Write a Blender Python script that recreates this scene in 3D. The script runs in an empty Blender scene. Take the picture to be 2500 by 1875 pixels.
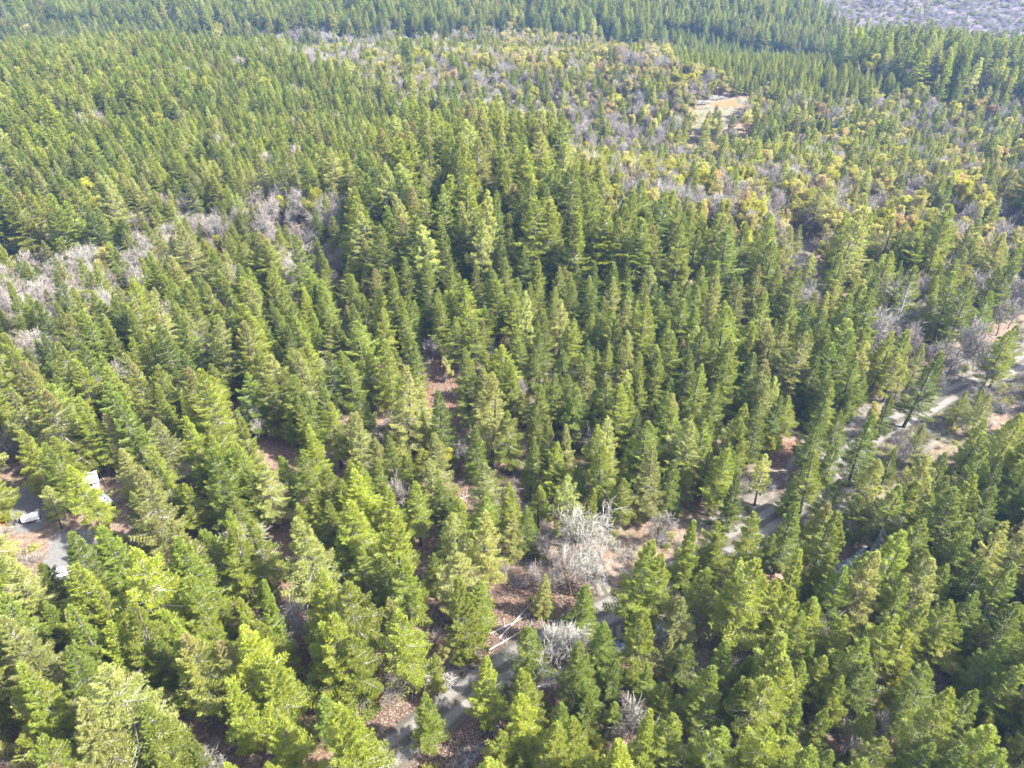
import bpy, math, random
import numpy as np
from mathutils import Vector, Matrix

rng = np.random.default_rng(11)
random.seed(11)
scene = bpy.context.scene
col = scene.collection
R = math.radians

# ------------------------------------------------------------------ camera
CAM_H, PITCH, F = 95.0, R(35.4), 1735.0          # metres, radians below level, focal length in photo pixels (2500 wide)
cam_d = bpy.data.cameras.new("camera")
cam = bpy.data.objects.new("camera", cam_d)
col.objects.link(cam)
cam.location = (0, 0, CAM_H)
cam.rotation_euler = (math.pi / 2 - PITCH, 0, 0)
cam_d.sensor_width = 36.0
cam_d.lens = 36.0 * F / 2500.0
cam_d.clip_start = 0.5
cam_d.clip_end = 20000
scene.camera = cam

# ------------------------------------------------------------------ sky, sun, exposure
SUN_EL, SUN_AZ = R(46), R(104)                     # azimuth clockwise from +Y (the view direction): from the right
world = bpy.data.worlds.new("World")
scene.world = world
world.use_nodes = True
wn = world.node_tree
bg = wn.nodes["Background"]
sky = wn.nodes.new("ShaderNodeTexSky")
sky.sky_type = 'NISHITA'
sky.sun_disc = False
sky.sun_elevation = SUN_EL
sky.sun_rotation = SUN_AZ
sky.altitude = 300
veil = wn.nodes.new("ShaderNodeHueSaturation")        # thin white cloud over the blue
veil.inputs['Saturation'].default_value = 0.45
wn.links.new(sky.outputs[0], veil.inputs['Color'])
wn.links.new(veil.outputs[0], bg.inputs[0])
bg.inputs[1].default_value = 0.15
sun_d = bpy.data.lights.new("sun", 'SUN')
sun_d.energy = 4.5
sun_d.angle = R(1.5)
sun_d.color = (1.0, 0.955, 0.88)
sun = bpy.data.objects.new("sun", sun_d)
col.objects.link(sun)
sdir = Vector((math.sin(SUN_AZ) * math.cos(SUN_EL), math.cos(SUN_AZ) * math.cos(SUN_EL), math.sin(SUN_EL)))
sun.rotation_euler = sdir.to_track_quat('Z', 'Y').to_euler()
scene.view_settings.view_transform = 'Standard'
scene.view_settings.look = 'None'
scene.view_settings.gamma = 1
scene.view_settings.use_curve_mapping = False
scene.view_settings.exposure = 2.55
scene.render.engine = 'CYCLES'
cy = scene.cycles
cy.max_bounces = 6
cy.diffuse_bounces = 4
cy.glossy_bounces = 1
cy.transmission_bounces = 3
cy.volume_bounces = 0
cy.use_denoising = True
cy.denoiser = 'OPENIMAGEDENOISE'
cy.denoising_input_passes = 'RGB_ALBEDO_NORMAL'
cy.denoising_prefilter = 'ACCURATE'
cy.caustics_reflective = False
cy.caustics_refractive = False

# ------------------------------------------------------------------ projection helpers
fw = np.array([0, math.cos(PITCH), -math.sin(PITCH)])
up = np.array([0, math.sin(PITCH), math.cos(PITCH)])
rt = np.array([1.0, 0, 0])


def sig(v):
    return 1 / (1 + np.exp(-np.clip(v, -30, 30)))


def gau(x, y, cx, cy_, sx, sy):
    return np.exp(-((x - cx) / sx) ** 2 - ((y - cy_) / sy) ** 2)


def terrain(x, y):
    x = np.asarray(x, float); y = np.asarray(y, float)
    z = 12 * gau(x, y, 5, 222, 85, 48) - 10 * gau(x, y, 70, 320, 150, 50)
    z += 14 * gau(x, y, -230, 340, 140, 80) - 5 * gau(x, y, -120, 190, 50, 40)
    z += 5 * gau(x, y, 30, 420, 140, 45)
    ls = sig((-20 - x) / 60)
    z += ls * (6 * np.exp(-((y - 440) / 45) ** 2) - 13 * np.exp(-((y - 525) / 45) ** 2))
    rs = sig((x - 70) / 60)
    z += rs * (7 * np.exp(-((y - 430 + 0.12 * x) / 55) ** 2) - 14 * np.exp(-((y - 530) / 60) ** 2))
    hill = np.maximum(0, y - 585) * 0.24 * sig((x - 240) / 40)
    z += 90 * (1 - np.exp(-hill / 90))
    far = np.maximum(0, y - 560) * 0.09
    z += 60 * (1 - np.exp(-far / 60)) * (1 - sig((x - 240) / 40))
    z += 0.5 * np.sin(x * 0.06 + 1) * np.sin(y * 0.05) + 0.25 * np.sin(x * 0.17 + y * 0.11)
    z *= sig((y - 20) / 25) * 0.98 + 0.02
    return z


def project(p):
    p = np.asarray(p, float) - np.array([0, 0, CAM_H])
    d = p @ fw
    return 1250 + F * (p @ rt) / d, 937.5 - F * (p @ up) / d, d


def unproject(X, Y, h=0.0):
    """photo pixel of a point h metres above the ground -> x, y, ground height"""
    ray = fw * F + rt * (X - 1250) + up * (937.5 - Y)
    z = h
    for _ in range(25):
        t = (z - CAM_H) / ray[2]
        x, y = ray[0] * t, ray[1] * t
        z = 0.5 * z + 0.5 * (float(terrain(x, y)) + h)
    return x, y, float(terrain(x, y))


def poly_px(pts):
    return np.array([unproject(a, b)[:2] for a, b in pts])


def inside(px, py, poly):
    r = np.zeros(np.shape(px), bool)
    n = len(poly)
    for i in range(n):
        x0, y0 = poly[i]; x1, y1 = poly[(i + 1) % n]
        c = (y0 > py) != (y1 > py)
        r ^= c & (px < (x1 - x0) * (py - y0) / (y1 - y0 + 1e-12) + x0)
    return r


def seg_dist(px, py, line):
    d = np.full(np.shape(px), 1e9)
    for (x0, y0), (x1, y1) in zip(line[:-1], line[1:]):
        vx, vy = x1 - x0, y1 - y0
        t = np.clip(((px - x0) * vx + (py - y0) * vy) / (vx * vx + vy * vy), 0, 1)
        d = np.minimum(d, np.hypot(px - x0 - t * vx, py - y0 - t * vy))
    return d


# ------------------------------------------------------------------ materials
def new_mat(name):
    m = bpy.data.materials.new(name)
    m.use_nodes = True
    nt = m.node_tree
    for n in list(nt.nodes):
        nt.nodes.remove(n)
    return m, nt, nt.nodes.new("ShaderNodeOutputMaterial")


def leaf_mat(name, c, transl=0.38, var=0.22, hue=0.012, tip=None):
    m, nt, out = new_mat(name)
    N, L = nt.nodes, nt.links
    oi = N.new("ShaderNodeObjectInfo")
    geo = N.new("ShaderNodeNewGeometry")
    hs = N.new("ShaderNodeHueSaturation")
    hs.inputs['Color'].default_value = (*c, 1)
    # whole-tree tone
    mr = N.new("ShaderNodeMapRange"); mr.inputs[3].default_value = 1 - var; mr.inputs[4].default_value = 1 + var * 1.1
    L.new(oi.outputs['Random'], mr.inputs[0])
    # leaf-by-leaf tone
    ml = N.new("ShaderNodeMapRange"); ml.inputs[3].default_value = 0.62; ml.inputs[4].default_value = 1.38
    L.new(geo.outputs['Random Per Island'], ml.inputs[0])
    mu = N.new("ShaderNodeMath"); mu.operation = 'MULTIPLY'
    L.new(mr.outputs[0], mu.inputs[0]); L.new(ml.outputs[0], mu.inputs[1])
    L.new(mu.outputs[0], hs.inputs['Value'])
    wn_ = N.new("ShaderNodeMath"); wn_.operation = 'MULTIPLY'; wn_.inputs[1].default_value = 7.31
    L.new(oi.outputs['Random'], wn_.inputs[0])
    fr = N.new("ShaderNodeMath"); fr.operation = 'FRACT'; L.new(wn_.outputs[0], fr.inputs[0])
    mh = N.new("ShaderNodeMapRange"); mh.inputs[3].default_value = 0.5 - hue; mh.inputs[4].default_value = 0.5 + hue * 0.15
    L.new(fr.outputs[0], mh.inputs[0]); L.new(mh.outputs[0], hs.inputs['Hue'])
    colour = hs.outputs[0]
    if tip:                                         # cone-laden brown crowns near the tree top
        tc = N.new("ShaderNodeTexCoord"); sp = N.new("ShaderNodeSeparateXYZ"); L.new(tc.outputs['Object'], sp.inputs[0])
        nz = N.new("ShaderNodeTexNoise"); nz.inputs['Scale'].default_value = 0.9
        L.new(tc.outputs['Object'], nz.inputs[0])
        ad = N.new("ShaderNodeMath"); ad.operation = 'MULTIPLY_ADD'; ad.inputs[1].default_value = 7.0
        L.new(nz.outputs[0], ad.inputs[0]); L.new(sp.outputs[2], ad.inputs[2])
        tr = N.new("ShaderNodeMapRange"); tr.inputs[1].default_value = 20.5; tr.inputs[2].default_value = 25.5; tr.inputs[4].default_value = 0.7
        L.new(ad.outputs[0], tr.inputs[0])
        mx = N.new("ShaderNodeMix"); mx.data_type = 'RGBA'; mx.inputs[7].default_value = (*tip, 1)
        L.new(tr.outputs[0], mx.inputs[0]); L.new(colour, mx.inputs[6]); colour = mx.outputs[2]
    df = N.new("ShaderNodeBsdfDiffuse"); tl = N.new("ShaderNodeBsdfTranslucent")
    gl = N.new("ShaderNodeBsdfGlossy"); gl.inputs['Roughness'].default_value = 0.5
    gl.inputs['Color'].default_value = (0.9, 0.95, 1.0, 1)
    L.new(colour, df.inputs[0])
    tint = N.new("ShaderNodeMix"); tint.data_type = 'RGBA'; tint.blend_type = 'MULTIPLY'; tint.inputs[0].default_value = 1
    tint.inputs[7].default_value = (1.75, 1.6, 0.55, 1)
    L.new(colour, tint.inputs[6]); L.new(tint.outputs[2], tl.inputs[0])
    ms = N.new("ShaderNodeMixShader"); ms.inputs[0].default_value = transl
    L.new(df.outputs[0], ms.inputs[1]); L.new(tl.outputs[0], ms.inputs[2])
    m2 = N.new("ShaderNodeMixShader"); m2.inputs[0].default_value = 0.02
    L.new(ms.outputs[0], m2.inputs[1]); L.new(gl.outputs[0], m2.inputs[2])
    L.new(m2.outputs[0], out.inputs[0])
    return m


def bark_mat(name, c1, c2, scale=2.5, island=0.25):
    m, nt, out = new_mat(name)
    N, L = nt.nodes, nt.links
    tc = N.new("ShaderNodeTexCoord")
    nz = N.new("ShaderNodeTexNoise"); nz.inputs['Scale'].default_value = scale; nz.inputs['Detail'].default_value = 5
    L.new(tc.outputs['Object'], nz.inputs[0])
    rp = N.new("ShaderNodeValToRGB")
    rp.color_ramp.elements[0].position = 0.35; rp.color_ramp.elements[1].position = 0.65
    rp.color_ramp.elements[0].color = (*c1, 1); rp.color_ramp.elements[1].color = (*c2, 1)
    L.new(nz.outputs[0], rp.inputs[0])
    geo = N.new("ShaderNodeNewGeometry")
    mr = N.new("ShaderNodeMapRange"); mr.inputs[3].default_value = 1 - island; mr.inputs[4].default_value = 1 + island
    L.new(geo.outputs['Random Per Island'], mr.inputs[0])
    hs = N.new("ShaderNodeHueSaturation"); L.new(rp.outputs[0], hs.inputs['Color']); L.new(mr.outputs[0], hs.inputs['Value'])
    b = N.new("ShaderNodeBsdfDiffuse"); L.new(hs.outputs[0], b.inputs[0])
    L.new(b.outputs[0], out.inputs[0])
    return m


def plain_mat(name, c, rough=0.6, noise=0.15, scale=3.0, metal=0.0):
    m, nt, out = new_mat(name)
    N, L = nt.nodes, nt.links
    b = N.new("ShaderNodeBsdfPrincipled"); b.inputs['Roughness'].default_value = rough; b.inputs['Metallic'].default_value = metal
    tc = N.new("ShaderNodeTexCoord"); nz = N.new("ShaderNodeTexNoise"); nz.inputs['Scale'].default_value = scale
    L.new(tc.outputs['Object'], nz.inputs[0])
    mr = N.new("ShaderNodeMapRange"); mr.inputs[3].default_value = 1 - noise; mr.inputs[4].default_value = 1 + noise
    L.new(nz.outputs[0], mr.inputs[0])
    hs = N.new("ShaderNodeHueSaturation"); hs.inputs['Color'].default_value = (*c, 1); L.new(mr.outputs[0], hs.inputs['Value'])
    L.new(hs.outputs[0], b.inputs['Base Color']); L.new(b.outputs[0], out.inputs[0])
    return m


M = {
    'fir_green': leaf_mat('fir_green', (0.165, 0.200, 0.022)),
    'fir_deep': leaf_mat('fir_deep', (0.128, 0.168, 0.020)),
    'fir_yellow': leaf_mat('fir_yellow', (0.192, 0.226, 0.022)),
    'fir_pale': leaf_mat('fir_pale', (0.215, 0.230, 0.062), hue=0.015),
    'fir_brown': leaf_mat('fir_brown', (0.170, 0.188, 0.036), tip=(0.20, 0.14, 0.07)),
    'pine_pale': leaf_mat('pine_pale', (0.245, 0.275, 0.075), hue=0.015),
    'madrone': leaf_mat('madrone', (0.220, 0.225, 0.022), var=0.3),
    'madrone_gold': leaf_mat('madrone_gold', (0.27, 0.255, 0.085), var=0.25),
    'madrone_rust': leaf_mat('madrone_rust', (0.27, 0.205, 0.10), var=0.25, hue=0.02),
    'bark_fir': bark_mat('bark_fir', (0.045, 0.038, 0.034), (0.115, 0.095, 0.085)),
    'twig_grey': bark_mat('twig_grey', (0.16, 0.15, 0.15), (0.30, 0.28, 0.28)),
    'bark_oak': bark_mat('bark_oak', (0.060, 0.050, 0.042), (0.16, 0.13, 0.085)),
    'lichen': bark_mat('lichen', (0.185, 0.172, 0.145), (0.33, 0.31, 0.27), island=0.35),
    'lichen_grey': bark_mat('lichen_grey', (0.15, 0.134, 0.115), (0.27, 0.245, 0.215), island=0.35),
    'twig_mauve': bark_mat('twig_mauve', (0.14, 0.118, 0.098), (0.26, 0.225, 0.195), island=0.35),
    'bark_rust': bark_mat('bark_rust', (0.17, 0.075, 0.04), (0.30, 0.15, 0.09)),
    'dead_wood': bark_mat('dead_wood', (0.20, 0.185, 0.175), (0.34, 0.32, 0.30)),
    'white_paint': plain_mat('white_paint', (0.80, 0.80, 0.79), 0.4, 0.05),
    'white_metal_roof': plain_mat('white_metal_roof', (0.74, 0.76, 0.80), 0.35, 0.10, 0.6),
    'dark_glass': plain_mat('dark_glass', (0.02, 0.022, 0.028), 0.1, 0.05),
    'rubber': plain_mat('rubber', (0.03, 0.03, 0.03), 0.8),
    'red_roof': plain_mat('red_roof', (0.52, 0.06, 0.07), 0.45, 0.18, 1.0),
    'grey_siding': plain_mat('grey_siding', (0.36, 0.33, 0.29), 0.8, 0.1),
    'chrome': plain_mat('chrome', (0.5, 0.5, 0.5), 0.3, 0.05, metal=1.0),
    'silver_paint': plain_mat('silver_paint', (0.45, 0.47, 0.50), 0.35, 0.05),
}


# ------------------------------------------------------------------ mesh helpers
def mesh_from(name, V, T, mats, midx=None, smooth=False):
    """V (n,3), T (m,3) triangles"""
    me = bpy.data.meshes.new(name)
    V = np.asarray(V, np.float32); T = np.asarray(T, np.int32)
    me.vertices.add(len(V)); me.vertices.foreach_set("co", V.ravel())
    me.loops.add(T.size); me.loops.foreach_set("vertex_index", T.ravel())
    me.polygons.add(len(T))
    me.polygons.foreach_set("loop_start", np.arange(0, T.size, 3, dtype=np.int32))
    me.polygons.foreach_set("loop_total", np.full(len(T), 3, np.int32))
    for m in mats:
        me.materials.append(m)
    if midx is not None:
        me.polygons.foreach_set("material_index", np.asarray(midx, np.int32))
    me.polygons.foreach_set("use_smooth", np.full(len(T), bool(smooth)))
    me.update(calc_edges=True)
    return me


def unit(v):
    return v / (np.linalg.norm(v, axis=-1, keepdims=True) + 1e-9)


def leaves_tri(P, D, ln, wd, g):
    """one slim triangle-pair-free leaf per point: base at P, tip at P + D*ln"""
    n = len(P)
    U = np.tile([0, 0, 1.0], (n, 1)) + g.normal(0, 0.55, (n, 3))
    W = unit(np.cross(D, U)) * (wd * g.uniform(0.7, 1.3, n))[:, None] * 0.5
    tip = P + D * (ln * g.uniform(0.7, 1.35, n))[:, None]
    V = np.stack([P - W, P + W, tip], 1).reshape(-1, 3)
    T = np.arange(3 * n).reshape(-1, 3)
    return V, T


def prisms(S, k=3):
    """S: list/array of rows p0(3) p1(3) r0 r1 -> open k-sided tubes"""
    S = np.asarray(S, float)
    n = len(S)
    p0, p1, r0, r1 = S[:, :3], S[:, 3:6], S[:, 6], S[:, 7]
    d = unit(p1 - p0)
    a = np.where(np.abs(d[:, 2:3]) > 0.9, np.array([[1.0, 0, 0]]), np.array([[0, 0, 1.0]]))
    u = unit(np.cross(d, a)); v = np.cross(d, u)
    V = np.zeros((n, 2 * k, 3))
    for i in range(k):
        c, s = math.cos(2 * math.pi * i / k), math.sin(2 * math.pi * i / k)
        o = u * c + v * s
        V[:, i] = p0 + o * r0[:, None]; V[:, k + i] = p1 + o * r1[:, None]
    T = []
    for i in range(k):
        j = (i + 1) % k
        T += [[i, j, k + j], [i, k + j, k + i]]
    T = (np.arange(n)[:, None, None] * 2 * k + np.array(T)[None]).reshape(-1, 3)
    return V.reshape(-1, 3), T


def join_parts(parts):
    Vs, Ts, Ms, o = [], [], [], 0
    for V, T, m in parts:
        Vs.append(V); Ts.append(T + o); Ms.append(np.full(len(T), m)); o += len(V)
    return np.concatenate(Vs), np.concatenate(Ts), np.concatenate(Ms)


def trunk_mesh(name, H, r, g, mat, lean=0.25, top=0.97):
    n = 7
    zs = np.linspace(-0.6, H * top, n)
    ph = g.uniform(0, 6.28, 2)
    pts = np.stack([lean * np.sin(zs * 0.16 + ph[0]) - lean * np.sin(ph[0]), lean * np.sin(zs * 0.13 + ph[1]) - lean * np.sin(ph[1]), zs], 1)
    rr = r * (1 - np.linspace(0, 1, n)) ** 0.8 + 0.03
    rr[0] *= 1.35
    k = 8
    V = []
    for p, q in zip(pts, rr):
        for i in range(k):
            a = 2 * math.pi * i / k
            V.append(p + np.array([math.cos(a), math.sin(a), 0]) * q)
    T = []
    for s in range(n - 1):
        for i in range(k):
            j = (i + 1) % k
            T += [[s * k + i, s * k + j, (s + 1) * k + j], [s * k + i, (s + 1) * k + j, (s + 1) * k + i]]
    return mesh_from(name, np.array(V), np.array(T), [mat], smooth=True)


def fir_crown(name, seed, H=22, Rr=3.1, base=0.16, nb=150, per=105, leaf=(0.46, 0.13), taper=0.75, angle=(-8, 38),
              gap=0.12, mat='fir_green', curl=0.18, irregular=0.3, sticks=True, tuft=False, lod=False):
    g = np.random.default_rng(seed)
    u = (np.arange(nb) + g.uniform(0, 1, nb)) / nb
    tt = u ** 0.9
    z = H * (base + (0.985 - base) * tt)
    prof = (1 - tt ** taper) * np.clip(0.6 + tt * 3.5, 0, 1)
    az = np.arange(nb) * 2.39996 + g.normal(0, 0.45, nb)
    # lopsided, clumpy outline
    lob = 1 + irregular * 0.6 * np.sin(az * 2 + z * 0.35 + g.uniform(0, 6)) * np.sin(z * 0.8 + g.uniform(0, 6))
    Lb = (Rr * prof * lob * g.uniform(0.72, 1.2, nb)) + 0.22
    drop = g.uniform(0, 1, nb) < gap * (0.4 + 1.2 * (1 - tt))
    el = np.radians(angle[0] + (angle[1] - angle[0]) * tt ** 1.1 + g.normal(0, 6, nb))
    dirh = np.stack([np.cos(az), np.sin(az), 0 * az], 1)
    side = np.stack([-np.sin(az), np.cos(az), 0 * az], 1)

    def curve(b, s):
        l = Lb[b] * s
        zz = z[b] + l * np.sin(el[b]) - 0.05 * l * l * (1 - tt[b]) + curl * Lb[b] * s ** 4
        return dirh[b] * (l * np.cos(el[b]))[:, None] + np.stack([0 * zz, 0 * zz, zz], 1)

    w = Lb * np.where(drop, 0.05, 1.0) + 0.25
    cnt = nb * per
    b = g.choice(nb, cnt, p=w / w.sum())
    if tuft:
        nt_ = max(60, cnt // 16)
        tb = g.choice(nb, nt_, p=w / w.sum())
        ts = np.clip(g.beta(3.0, 1.1, nt_), 0.2, 1.0)
        tw = g.uniform(-1, 1, nt_) * 0.42 * Lb[tb] * (1.05 - ts) ** 0.5
        tc = curve(tb, ts) + side[tb] * tw[:, None] + g.normal(0, 0.12, (nt_, 3))
        q = np.repeat(np.arange(nt_), 16)
        D = unit(g.normal(0, 1, (len(q), 3)) + dirh[tb[q]] * 0.5 + np.array([0, 0, 0.75]))
        P = tc[q] + D * 0.05
        V, T = leaves_tri(P, D, leaf[0], leaf[1], g)
    else:
        s = np.clip(g.beta(1.7, 1.05, cnt), 0.08, 1.0)
        wmax = 0.34 * Lb[b] * (1.02 - s) ** 0.65 * np.minimum(1, s * 3) + 0.10
        # needles sit on side twigs, so bunch them along the branch
        kk = np.round(s * 9 + g.normal(0, 0.16, cnt)) / 9
        s2 = np.clip(0.35 * s + 0.65 * kk, 0.05, 1.02)
        ww = g.uniform(-1, 1, cnt)
        off = ww * wmax
        P = curve(b, s2) + side[b] * off[:, None] + dirh[b] * (np.abs(off) * 0.55)[:, None]
        P[:, 2] += -0.28 * np.abs(off) + g.normal(0, 0.07, cnt)
        D = dirh[b] * 0.75 + side[b] * (np.sign(ww) * (0.25 + 0.6 * np.abs(ww)))[:, None]
        D[:, 2] += g.normal(0.12, 0.3, cnt) + 0.35 * tt[b] + curl * s
        D = unit(D + g.normal(0, 0.28, (cnt, 3)))
        V, T = leaves_tri(P, D, leaf[0] * (0.75 + 0.25 * (1 - tt[b])), leaf[1], g)
    parts = [(V, T, 0)]
    # leader shoot
    n = 26
    P = np.stack([g.normal(0, 0.03, n), g.normal(0, 0.03, n), g.uniform(H * 0.955, H * 1.0, n)], 1)
    D = unit(g.normal(0, 0.5, (n, 3)) + [0, 0, 0.9])
    V2, T2 = leaves_tri(P, D, leaf[0] * 0.7, leaf[1], g)
    parts.append((V2, T2, 0))
    if sticks:
        bb = np.arange(nb)
        rows = []
        a0 = curve(bb, np.full(nb, 0.02)); a1 = curve(bb, np.full(nb, 0.5)); a2 = curve(bb, np.full(nb, 0.9))
        rad = 0.018 + 0.010 * Lb
        rows.append(np.concatenate([a0, a1, rad[:, None] * 1.3, rad[:, None] * 0.8], 1))
        rows.append(np.concatenate([a1, a2, rad[:, None] * 0.8, rad[:, None] * 0.35], 1))
        # dead lower limbs under the live crown
        nd = 16
        zd = g.uniform(0.28 * base, base * 1.25, nd) * H; ad = g.uniform(0, 6.28, nd); ld = g.uniform(0.7, 2.2, nd)
        d0 = np.stack([0 * zd, 0 * zd, zd], 1)
        d1 = np.stack([np.cos(ad) * ld, np.sin(ad) * ld, zd - 0.18 * ld], 1)
        rows.append(np.concatenate([d0, d1, np.full((nd, 1), 0.04), np.full((nd, 1), 0.012)], 1))
        V3, T3 = prisms(np.concatenate(rows))
        parts.append((V3, T3, 1))
    V, T, mi = join_parts(parts)
    return mesh_from(name, V, T, [M[mat], M['twig_grey']], mi)


def grow(g, p, d, r, length, level, maxl, rows, spread=0.62, wob=0.22, kids=(4, 6), upw=0.16, tips=None, ratio=0.62):
    nseg = 3 if level < maxl else 2
    pts = [p]
    dd = d.copy(); r0 = r
    for i in range(nseg):
        dd = unit(dd + g.normal(0, wob, 3) + np.array([0, 0, upw]))
        q = pts[-1] + dd * length / nseg
        r1 = r0 * (0.80 if level < maxl else 0.6)
        rows.append(np.concatenate([pts[-1], q, [r0, r1], [level]]))
        pts.append(q); r0 = r1
    if level == maxl:
        if tips is not None:
            tips.append(pts[-1])
        return
    n = int(g.integers(kids[0], kids[1] + 1))
    for i in range(n):
        f = 0.35 + 0.65 * (i + g.uniform(0, 1)) / n if level > 0 else 0.55 + 0.45 * (i + 0.5) / n
        k = min(int(f * nseg), nseg - 1); ft = f * nseg - k
        pos = pts[k] * (1 - ft) + pts[k + 1] * ft
        a = g.uniform(0, 6.28)
        ax = unit(np.cross(dd, [math.cos(a), math.sin(a), 0.3]))
        nd = unit(dd * (1 - spread * 0.45) + ax * spread * g.uniform(0.8, 1.35))
        grow(g, pos, nd, r0 * g.uniform(0.6, 0.85) if level else r0 * 0.66, length * ratio * g.uniform(0.75, 1.2), level + 1, maxl, rows,
             spread, wob, kids, upw, tips, ratio)


def bare_meshes(name, seed, H=13, twig='lichen', maxl=4, kids=(4, 6), spread=0.75, r=0.26, thin=1.0, bark='bark_oak', trunk_frac=0.30):
    g = np.random.default_rng(seed)
    rows = []
    grow(g, np.array([0, 0, -0.5]), unit(np.array([g.normal(0, 0.1), g.normal(0, 0.1), 1])), r, H * trunk_frac, 0, maxl, rows, spread=spread, kids=kids,
         ratio=0.70, wob=0.2)
    rows = np.array(rows)
    rows[:, 6:8] = np.maximum(rows[:, 6:8], 0.021 * thin)
    top = rows[:, [2, 5]].max()
    rows[:, :6] *= H / top
    lv = rows[:, 8]
    V, T = prisms(rows[lv <= 1][:, :8], 6)
    V[:, :] = V
    t = mesh_from(name + '_trunk', V, T, [M[bark]], smooth=True)
    V, T = prisms(rows[lv > 1][:, :8], 3)
    c = mesh_from(name + '_branches', V, T, [M[twig]])
    return t, c


def madrone_meshes(name, seed, H=13, Rr=3.6, mat='madrone', n_leaf=9000, leaf=(0.34, 0.17), trunk='bark_rust'):
    g = np.random.default_rng(seed)
    rows, tips = [], []
    grow(g, np.array([0, 0, -0.4]), unit(np.array([g.normal(0, 0.15), g.normal(0, 0.15), 1])), 0.2, H * 0.42, 0, 3, rows, spread=0.7, kids=(4, 5), tips=tips, ratio=0.6)
    rows = np.array(rows)
    tips = np.array(tips)
    s = (H - 1.0) / tips[:, 2].max()
    rows[:, :6] *= s; tips = tips * s
    rad = np.percentile(np.hypot(tips[:, 0], tips[:, 1]), 92)
    k = Rr / rad
    for a in (0, 1, 3, 4):
        rows[:, a] *= k
    tips[:, :2] *= k
    V, T = prisms(rows[rows[:, 8] <= 2][:, :8], 5)
    t = mesh_from(name + '_trunk', V, T, [M[trunk]], smooth=True)
    # leaf sprays round every branch tip: small bumpy shells
    m = len(tips)
    b = g.integers(0, m, n_leaf)
    rr = g.uniform(0.45, 0.85, m)
    o = unit(g.normal(0, 1, (n_leaf, 3)) + [0, 0, 0.45])
    P = tips[b] + o * (rr[b] * g.uniform(0.55, 1.0, n_leaf))[:, None] * np.array([1, 1, 0.75])
    D = unit(o * 0.6 + g.normal(0, 0.6, (n_leaf, 3)))
    V, T = leaves_tri(P, D, leaf[0], leaf[1], g)
    c = mesh_from(name + '_crown', V, T, [M[mat]])
    return t, c


def dead_meshes(name, seed, H=14):
    g = np.random.default_rng(seed)
    t = trunk_mesh(name + '_trunk', H, 0.2, g, M['dead_wood'])
    nb = 70
    z = g.uniform(0.25, 0.97, nb) * H; a = g.uniform(0, 6.28, nb)
    l = (1.05 - z / H) * 3.3 * g.uniform(0.5, 1.1, nb) + 0.25
    rows = []
    for zi, ai, li in zip(z, a, l):
        d = np.array([math.cos(ai), math.sin(ai), g.uniform(0.05, 0.5)])
        p0 = np.array([0, 0, zi]); p1 = p0 + d * li * 0.6; p2 = p1 + (d + [0, 0, 0.25]) * li * 0.4
        rows += [[*p0, *p1, 0.035, 0.025], [*p1, *p2, 0.025, 0.012]]
        for _ in range(4):
            f = g.uniform(0.3, 1); q = p0 + (p2 - p0) * f
            e = unit(d + g.normal(0, 0.6, 3)) * g.uniform(0.2, 0.6)
            rows.append([*q, *(q + e), 0.016, 0.008])
    V, T = prisms(np.array(rows))
    return t, mesh_from(name + '_branches', V, T, [M['dead_wood']])


def shrub_mesh(name, seed, twig, H=1.8, leafm=None, n=34):
    g = np.random.default_rng(seed)
    rows = []; tips = []
    for _ in range(n):
        p = np.array([g.normal(0, 0.25), g.normal(0, 0.25), -0.1])
        d = unit(np.array([g.normal(0, 0.55), g.normal(0, 0.55), 1.0]))
        for k in range(3):
            q = p + d * H / 3 * g.uniform(0.6, 1.1)
            rows.append([*p, *q, 0.026, 0.018])
            for _ in range(2):
                e = unit(d + g.normal(0, 0.7, 3)) * H * 0.28
                rows.append([*q, *(q + e), 0.018, 0.010]); tips.append(q + e * g.uniform(0.4, 1))
            p = q; d = unit(d + g.normal(0, 0.25, 3))
    V, T = prisms(np.array(rows))
    parts = [(V, T, 0)]
    if leafm:
        tips = np.array(tips)
        b = g.integers(0, len(tips), 900)
        P = tips[b] + g.normal(0, 0.16, (900, 3)); D = unit(g.normal(0, 1, (900, 3)) + [0, 0, 0.5])
        V, T = leaves_tri(P, D, 0.22, 0.12, g)
        parts.append((V, T, 1))
    V, T, mi = join_parts(parts)
    return mesh_from(name, V, T, [M[twig]] + ([M[leafm]] if leafm else []), mi)


# ------------------------------------------------------------------ tree variants (height 22 / 13 m base meshes)
FIR_H = 22.0
FIRS = []
for i, (rr, tp, nb, per, gp, an, irr) in enumerate([
    (3.6, 1.35, 120, 165, 0.12, (-10, 40), 0.35), (3.1, 1.7, 105, 155, 0.18, (-6, 42), 0.45), (4.0, 1.2, 125, 165, 0.14, (-12, 36), 0.30),
    (3.3, 1.6, 100, 160, 0.25, (-10, 34), 0.50), (3.6, 1.9, 110, 170, 0.20, (-4, 44), 0.55), (3.0, 1.15, 130, 135, 0.08, (0, 46), 0.25),
    (4.1, 1.6, 100, 190, 0.26, (-14, 30), 0.60), (3.5, 1.4, 120, 155, 0.16, (-8, 38), 0.40)]):
    g = np.random.default_rng(50 + i)
    FIRS.append((trunk_mesh('fir_trunk', 22, 0.30, g, M['bark_fir']),
                 fir_crown('fir_crown', 100 + i, 22, rr, [0.12, 0.17, 0.10, 0.22, 0.15, 0.07, 0.2, 0.14][i], nb, int(per * 1.45), (0.36, 0.088), tp, an, gp, irregular=irr)))
LAYERED = []
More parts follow.
